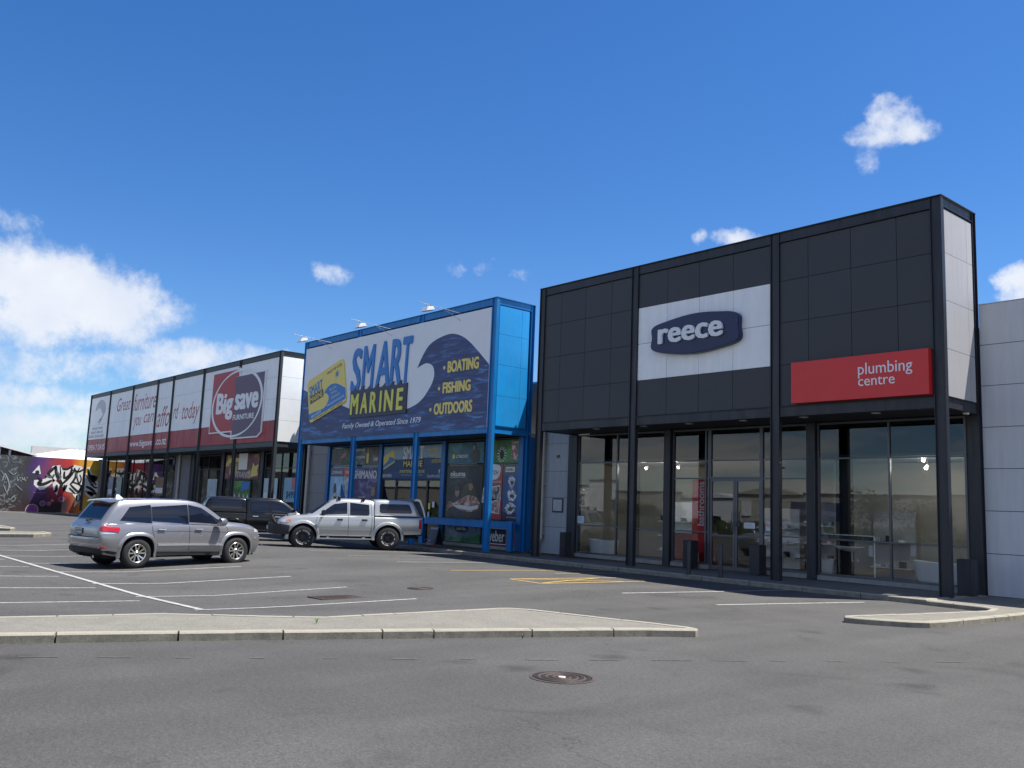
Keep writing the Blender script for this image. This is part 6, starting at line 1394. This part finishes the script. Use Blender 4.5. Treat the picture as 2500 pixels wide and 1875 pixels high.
# ------------------------------------------------------------------ mural wall on the left, sheds behind it
XW = U(-66.0)
def gm(u, v): return (-5.35+.48*(v-240)/810+.00545*u, 4.42-.005654*(v-240)+.00022*u)
def mural_mat():
    m = bpy.data.materials.new('mural_paint'); m.use_nodes = True; nt = m.node_tree; b = nt.nodes['Principled BSDF']; L = nt.links.new
    tcn = nt.nodes.new('ShaderNodeTexCoord'); sp = nt.nodes.new('ShaderNodeSeparateXYZ'); L(tcn.outputs['Object'], sp.inputs[0])
    n = nt.nodes.new('ShaderNodeTexNoise'); n.inputs['Scale'].default_value = .9; n.inputs['Detail'].default_value = 6; L(tcn.outputs['Object'], n.inputs['Vector'])
    def mth(op, a, c):
        q = nt.nodes.new('ShaderNodeMath'); q.operation = op
        for i, w in enumerate((a, c)):
            if isinstance(w, (int,float)): q.inputs[i].default_value = w
            else: L(w, q.inputs[i])
        return q.outputs[0]
    yy = mth('ADD', sp.outputs['Y'], mth('MULTIPLY', mth('SUBTRACT', n.outputs['Fac'], .5), 2.2))
    f = nt.nodes.new('ShaderNodeMapRange'); L(yy, f.inputs[0]); f.inputs[1].default_value = U(gm(0,600)[0]); f.inputs[2].default_value = U(gm(1265,600)[0])
    cr = nt.nodes.new('ShaderNodeValToRGB'); L(f.outputs[0], cr.inputs[0]); el = cr.color_ramp.elements
    el[0].position = 0; el[0].color = (.045,.055,.062,1); el[1].position = 1; el[1].color = (.42,.30,.05,1)
    for p, c in ((.27,(.035,.035,.04)),(.33,(.05,.025,.12)),(.40,(.10,.035,.17)),(.47,(.22,.04,.10)),(.56,(.36,.035,.05)),(.66,(.58,.035,.03)),(.80,(.68,.22,.03)),(.90,(.72,.48,.05))):
        q = el.new(p); q.color = (*c, 1)
    # black smoky base, painted
    z = mth('ADD', sp.outputs['Z'], mth('MULTIPLY', mth('SUBTRACT', n.outputs['Fac'], .5), 1.8))
    g_ = nt.nodes.new('ShaderNodeMapRange'); L(z, g_.inputs[0]); g_.inputs[1].default_value = .4; g_.inputs[2].default_value = 2.0
    h = nt.nodes.new('ShaderNodeMapRange'); L(sp.outputs['Y'], h.inputs[0]); h.inputs[1].default_value = U(gm(820,900)[0]); h.inputs[2].default_value = U(gm(1000,900)[0])
    fac = mth('MAXIMUM', g_.outputs[0], h.outputs[0])
    mx = nt.nodes.new('ShaderNodeMixRGB'); L(fac, mx.inputs[0]); mx.inputs[1].default_value = (.022,.010,.012,1); L(cr.outputs[0], mx.inputs[2])
    n2_ = nt.nodes.new('ShaderNodeTexNoise'); n2_.inputs['Scale'].default_value = 1.6; n2_.inputs['Detail'].default_value = 8; n2_.inputs['Distortion'].default_value = 2.5; L(tcn.outputs['Object'], n2_.inputs['Vector'])
    sm = nt.nodes.new('ShaderNodeMapRange'); L(n2_.outputs['Fac'], sm.inputs[0]); sm.inputs[1].default_value = .5; sm.inputs[2].default_value = .72
    lf = nt.nodes.new('ShaderNodeMapRange'); L(sp.outputs['Y'], lf.inputs[0]); lf.inputs[1].default_value = U(gm(300,600)[0]); lf.inputs[2].default_value = U(gm(200,600)[0])
    m2 = nt.nodes.new('ShaderNodeMixRGB'); L(mth('MULTIPLY', sm.outputs[0], lf.outputs[0]), m2.inputs[0]); L(mx.outputs[0], m2.inputs[1]); m2.inputs[2].default_value = (.22,.25,.26,1)
    L(m2.outputs[0], b.inputs['Base Color']); b.inputs['Roughness'].default_value = .7; return m
mw = thing('mural_wall', 'long low wall painted with a colourful graffiti mural beyond the car park', 'wall', (XW, -5, -.3))
ya, yb_ = -24.0, 9.0
n = 7
for i in range(n):
    y0, y1 = ya+(yb_-ya)*i/n, ya+(yb_-ya)*(i+1)/n; MB().box(XW-.25, XW, y0+.004, y1-.004, -.5, Z(4.0)).build('wall_panel', mural_mat() if i == 0 else bpy.data.materials['mural_paint'], mw)
boxo('foot_kerb', XW+.001, XW+.5, ya, yb_, -.5, -.16, M_KERB, mw)
def mflat(name, pts, lv, m):
    P = [gm(*p) for p in pts]
    return MB().prism([(XW+.001+lv*.006, U(y), Z(z)) for y, z in P], (.006,0,0)).build(name, m, mw)
def mstroke(name, pts, w, lv, m):
    P = [gm(*p) for p in smooth_pts(pts, 4)]; P = [Vector((U(y), Z(z))) for y, z in P]; w = w*.00545*S; b = MB(); n = len(P)
    for i, p in enumerate(P):
        d = (P[min(i+1,n-1)]-P[max(i-1,0)]).normalized(); q = Vector((-d.y, d.x))*w/2*(1-.45*abs(2*i/(n-1)-1)**3)
        for s_, xx in ((1,XW+.001+lv*.006+.006),(-1,XW+.001+lv*.006+.006),(-1,XW+.001),(1,XW+.001)): b.v.append((xx, p.x+q.x*s_, p.y+q.y*s_))
    for i in range(n-1):
        for j in range(4): k = i*4; b.f.append((k+j,k+(j+1)%4,k+4+(j+1)%4,k+4+j))
    return b.build(name, m, mw)
MW_ = mat('spray_white', (.74,.74,.72), .6, var=.05); MK_ = mat('spray_black', (.012,.013,.014), .6, var=.1); MG_ = mat('spray_grey', (.14,.15,.15), .6, var=.2)
for pts in ([(390,545),(480,440),(500,560)],[(415,640),(560,620),(650,450),(750,435),(760,560),(690,640),(540,760),(480,770),(410,700)],[(640,600),(740,700),(700,840),(655,760)],[(740,440),(790,510),(930,430),(1030,450),(1070,540),(1240,580),(1245,790),(1150,860),(1060,780),(960,820),(820,790),(740,680)],[(900,820),(1010,790),(1015,900),(920,1000),(940,880)],[(1095,460),(1140,455),(1170,560),(1230,560),(1235,640),(1120,640)],[(1060,780),(1160,790),(1215,850),(1150,880),(1170,910),(1080,840)]): mflat('lettering_fill', pts, 1, MW_)
for pts, w in (([(430,540),(480,530)],50),([(450,610),(500,640),(470,690),(540,690),(640,640)],46),([(560,600),(620,520),(700,450)],40),([(690,450),(700,560),(760,690),(740,740)],44),([(600,560),(640,600),(670,560)],30),([(700,700),(690,780),(670,770)],40),([(770,480),(830,490),(920,440)],30),([(800,520),(800,610),(870,560),(900,470)],34),([(770,690),(860,600),(920,520)],34),([(930,470),(950,560),(920,640),(870,700)],30),([(900,500),(990,520),(1060,480)],26),([(1000,560),(1020,620),(990,680),(960,560),(1000,470)],22),([(800,700),(790,780),(830,700)],34),([(880,700),(980,790),(1030,700)],34),([(900,660),(1000,700),(1050,780)],24),([(860,740),(940,820)],26),([(960,840),(950,920)],20),([(995,830),(1000,890),(960,930)],18),([(1110,480),(1140,600),(1220,700)],30),([(1170,570),(1230,590),(1190,650),(1160,600)],24),([(1080,720),(1160,760),(1215,830)],36),([(1110,620),(1180,720),(1240,740)],22),([(1140,700),(1180,690)],24)): mstroke('lettering_stroke', pts, w, 2, MK_)
for pts, w in (([(560,560),(610,600),(670,570)],22),([(700,520),(750,590),(730,640)],26),([(940,520),(970,600)],18),([(1080,560),(1130,640),(1210,690)],16),([(30,650),(60,560),(110,700),(80,820)],14),([(100,520),(160,570),(200,540)],10),([(40,700),(90,830)],10),([(190,700),(270,780)],8),([(10,520),(60,600),(70,640)],8),([(120,900),(170,850),(180,900),(140,920)],8)): mstroke('lettering_shade', pts, w, 3, MG_ if pts[0][0] > 300 else mat('smoke_grey', (.28,.31,.33), .7, var=.2))
for k in range(9): mstroke('small_tag', [(205+k*15,600+(k%2)*40),(215+k*15,660-(k%3)*20)], 10, 2, mat('smoke_grey', (.28,.31,.33), .7))
for k in range(12): mstroke('small_writing', [(400+k*14,800+(k%2)*8),(409+k*14,812-(k%3)*6)], 5, 2, mat('pale_writing', (.25,.25,.5), .7))
for (u, v, r) in ((385,1030,82),(520,945,38),(598,950,27),(642,910,19),(757,893,38)):
    b = MB(); n = 28
    c = gm(u, v); R_ = r*.00545*S
    pts = [(U(c[0])+R_*math.cos(2*math.pi*i/n), Z(c[1])+R_*math.sin(2*math.pi*i/n)) for i in range(n)]
    pts = [(y, max(z, -.16)) for y, z in pts]
    for i in range(n):
        y0, z0 = pts[i]; y1, z1 = pts[(i+1)%n]; k = .90
        cy, cz = U(c[0]), Z(c[1]); b.add([(XW+.016,y0,z0),(XW+.016,y1,z1),(XW+.016,cy+(y1-cy)*k,cz+(z1-cz)*k),(XW+.016,cy+(y0-cy)*k,cz+(z0-cz)*k)], [(0,1,2,3)])
    b.build('bubble_rim', mat('bubble_rim', (.42,.36,.38), .6), mw)
    MB().prism([(XW+.002,U(c[0])+(y-U(c[0]))*.9,Z(c[1])+(z-Z(c[1]))*.9) for y, z in pts], (.006,0,0)).build('bubble', photo_mat('bubble_paint', (.07,.03,.16), (.20,.04,.14), (.62,.14,.04), .55), mw)
M_RED_SH = mat('shed_brick', (.055,.03,.03), .8, var=.4); M_WROOF = mat('white_roof', (.80,.81,.82), .45, var=.03)
# gabled shed, left, and the low pitched white roof to its right
sh = thing('white_roofed_shed', 'shed with a white sloping roof edge behind the mural wall at the far left', 'building', (XW-4, -10, 0))
def P3(x, y, z): return (x, U(y), Z(z))
MB().prism([P3(XW-3,-14,6.2),P3(XW-3,-5.4,4.78),P3(XW-3,-2.6,4.17),P3(XW-3,-2.6,3.2),P3(XW-3,-14,3.2)], (-12,0,0)).build('wall', M_RED_SH, sh)
MB().prism([P3(XW-2.5,-14,6.62),P3(XW-2.5,-5.4,4.98),P3(XW-2.5,-2.3,4.22),P3(XW-2.5,-2.3,4.10),P3(XW-2.5,-5.4,4.78),P3(XW-2.5,-14,6.36)], (-13,0,0)).build('roof', M_WROOF, sh)
for y in (-4.9,-4.2): MB().box(XW-2.99,XW-2.8,U(y)-.08,U(y)+.08,Z(4.1),Z(4.7)-.3*(y+4.9)).build('bracket', M_WROOF, sh)
s2 = thing('white_roofed_hall', 'low hall with a wide white ribbed roof rising to the right behind the mural wall', 'building', (XW-6, 0, 0))
MB().box(XW-14,XW-2.4,U(-2.2),U(6),-.3,Z(3.9)).build('wall', M_RED_SH, s2)
for k in range(18):
    y0 = -2.3+k*.45; MB().prism([P3(XW-2.2,y0,3.98),P3(XW-2.2,y0+.43,3.98),P3(XW-12,y0+.43,4.15+min(k,9)*.10+.09),P3(XW-12,y0,4.15+min(k,9)*.10)], (0,0,.06)).build('roof_sheet', M_WROOF, s2)
MB().box(XW-12.4,XW-12,U(-1.0),U(6),Z(4.2),Z(5.25)).build('ridge_wall', mat('ridge_grey', (.32,.31,.30), .8), s2)
# ------------------------------------------------------------------ the other side of the car park (seen mirrored in the glass)
M_CREAM = mat('cream_wall', (.50,.47,.40), .8, var=.06, vscale=.5); M_BEIGE = mat('beige_wall', (.36,.33,.28), .8, var=.08, vscale=.5)
op = thing('warehouse', 'long cream warehouse with stepped parapets across the car park behind the camera', 'building', (-40, -62, 0))
segs = [(-150,-79.2,4.7,M_BEIGE),(-79.2,-77,5.3,M_WPAN),(-77,-72,6.0,M_WPAN),(-72,-61,4.6,M_BEIGE),(-61,-53,3.9,M_WPAN),(-53,-44.3,4.4,M_CREAM),(-44.3,-29,4.6,M_CREAM),(-29,30,4.7,M_BEIGE)]
for x0, x1, h, m_ in segs:
    n = max(1, int((x1-x0)/6))
    for i in range(n): MB().box(x0+(x1-x0)*i/n+.01, x0+(x1-x0)*(i+1)/n-.01, -62, -61.8, 0, h).build('wall_panel', m_, op)
    boxo('parapet_cap', x0, x1, -62.1, -61.7, h, h+.12, M_CHARS, op)
MB().prism([(-53,-61.9,4.53),(-49.5,-61.9,5.3),(-47,-61.9,5.3),(-44.3,-61.9,4.53)], (0,-.3,0)).build('gable', M_CREAM, op)
MB().prism([(-61+8*i/10,-61.7,4.0+.65*math.sin(math.pi*i/10)) for i in range(11)], (0,-20,0)).build('arched_roof', M_WROOF, op)
boxo('roof', -150, 30, -95, -62.15, 4.2, 4.3, M_ROOF, op)
for x in range(-148, 28, 9):
    if -47 < x < -38: continue
    f = boxo('window', x, x+3, -61.79, -61.72, .5, 1.9, M_ALUD, op); boxo('pane', x+.1, x+2.9, -61.715, -61.70, .6, 1.8, M_CARGL, f)
boxo('canopy', -79, -72.5, -61.79, -60, 1.5, 1.7, M_CHARS, op); boxo('doorway', -52.1, -50.9, -61.79, -61.7, 2.1, 3.7, M_WPAN, op)
def opsign(s, x0, x1, z0, z1, mb_, mt, label, tz0, tz1):
    t = thing('shop_sign', label, 'sign', ((x0+x1)/2, -61.6, z0)); boxo('board', x0, x1, -61.7, -61.6, z0, z1, mb_, t)
    for q, (w, xa, xb, za, zb) in enumerate(s): text(w, (xb,-61.59,za), (xa,-61.59,za), (xb,-61.59,zb), mt, t, bold=.02, depth=.03, out=(0,1,0))
opsign([('HOUSE BEDS',-45.2,-40.2,2.35,2.85)], -45.6, -39.7, 1.85, 3.75, mat('sign_navy2', (.012,.014,.10), .4), mat('sign_pale', (.30,.32,.5), .5), 'navy HOUSE BEDS sign on the warehouse across the car park', 0, 0)
boxo('plum_end', -43.3, -41.4, -61.69, -61.585, 1.85, 3.75, M_PURPLE, op)
opsign([('extreme',-69.5,-65.0,2.55,3.25)], -71, -64, 2.2, 3.5, M_BEIGE, M_YELPR, 'yellow lettered sign on the warehouse across the car park', 0, 0)
opsign([('THE',-79.2,-77.6,3.5,4.1),('CHAIR',-80.0,-77.6,2.7,3.3)], -80.4, -77.3, 2.4, 4.3, M_WPAN, M_BLACKPR, 'black lettered sign on the white corner of the warehouse across the car park', 0, 0)
# trees and flax across the car park
M_LEAF = mat('leaf_green', (.055,.10,.025), .7, var=.5, vscale=1.3); M_LEAF2 = mat('leaf_olive', (.09,.12,.04), .7, var=.5, vscale=1.3); M_BARK = mat('bark', (.09,.065,.05), .9, var=.2)
def tree(x, y, h, r, m_, label, seed):
    rnd = random.Random(seed); t = thing('tree', label, 'tree', (x, y, 0), group='trees across the car park'); MB().cyl((x,y,-.1),(x+.1,y,h*.55),.16,8,.07).build('trunk', M_BARK, t); b = MB()
    lobes = [(x+rnd.uniform(-r,r)*.6, y+rnd.uniform(-r,r)*.6, h*rnd.uniform(.45,.85), r*rnd.uniform(.35,.6)) for _ in range(9)]
    for _ in range(1500):
        lx, ly, lz, lr = rnd.choice(lobes); d = Vector((rnd.gauss(0,1),rnd.gauss(0,1),rnd.gauss(0,.8))).normalized()*lr*rnd.uniform(.55,1.05); c = Vector((lx,ly,lz))+d
        a = Vector((rnd.gauss(0,1),rnd.gauss(0,1),rnd.gauss(0,1))).normalized()*.17; q = a.orthogonal().normalized()*.10; b.add([c-a,c+q,c+a,c-q],[(0,1,2,3)])
    b.build('crown', m_, t)
TR = [(-92,-58,3.6,2.2,M_LEAF2,'olive tree before the far end of the warehouse'),(-66.3,-57,3.4,1.9,M_LEAF,'green tree before the yellow lettered wall across the car park'),(-61.5,-56,3.1,2.0,M_LEAF,'bushy tree before the arched white roof'),(-58.5,-57,2.9,1.6,M_LEAF,'smaller tree right of the bushy one across the car park'),(-32.3,-54,4.6,2.9,M_LEAF2,'broad olive tree across the car park'),(-27.0,-54,3.6,2.4,M_LEAF2,'second broad olive tree across the car park')]
for i, a in enumerate(TR): tree(*a, seed=i)
hd = MB(); rnd = random.Random(3)
for _ in range(5200):
    x = rnd.uniform(-120, 10); y = -50+rnd.gauss(0,.5); h = rnd.uniform(.5,1.7); dx, dy = rnd.gauss(0,.35), rnd.gauss(0,.35); hd.add([(x-.04,y,0),(x+.04,y,0),(x+dx*.6+.03,y+dy*.6,h*.8),(x+dx*1.3,y+dy*1.3,h)], [(0,1,2,3)])
hd.build('flax_hedge', M_LEAF2, kind='stuff')
lp = thing('lamp_post', 'tall curved lamp post across the car park', 'lamp post', (-35, -42, 0)); MB().tube([(-35,-42,0),(-35,-42,5.4),(-34.8,-41.8,5.9),(-34.2,-41.5,6.2)], .07).build('pole', M_ALUD, lp); MB().box(-34.2,-33.6,-41.6,-41.3,6.15,6.28).build('lamp_head', M_ALUD, lp)
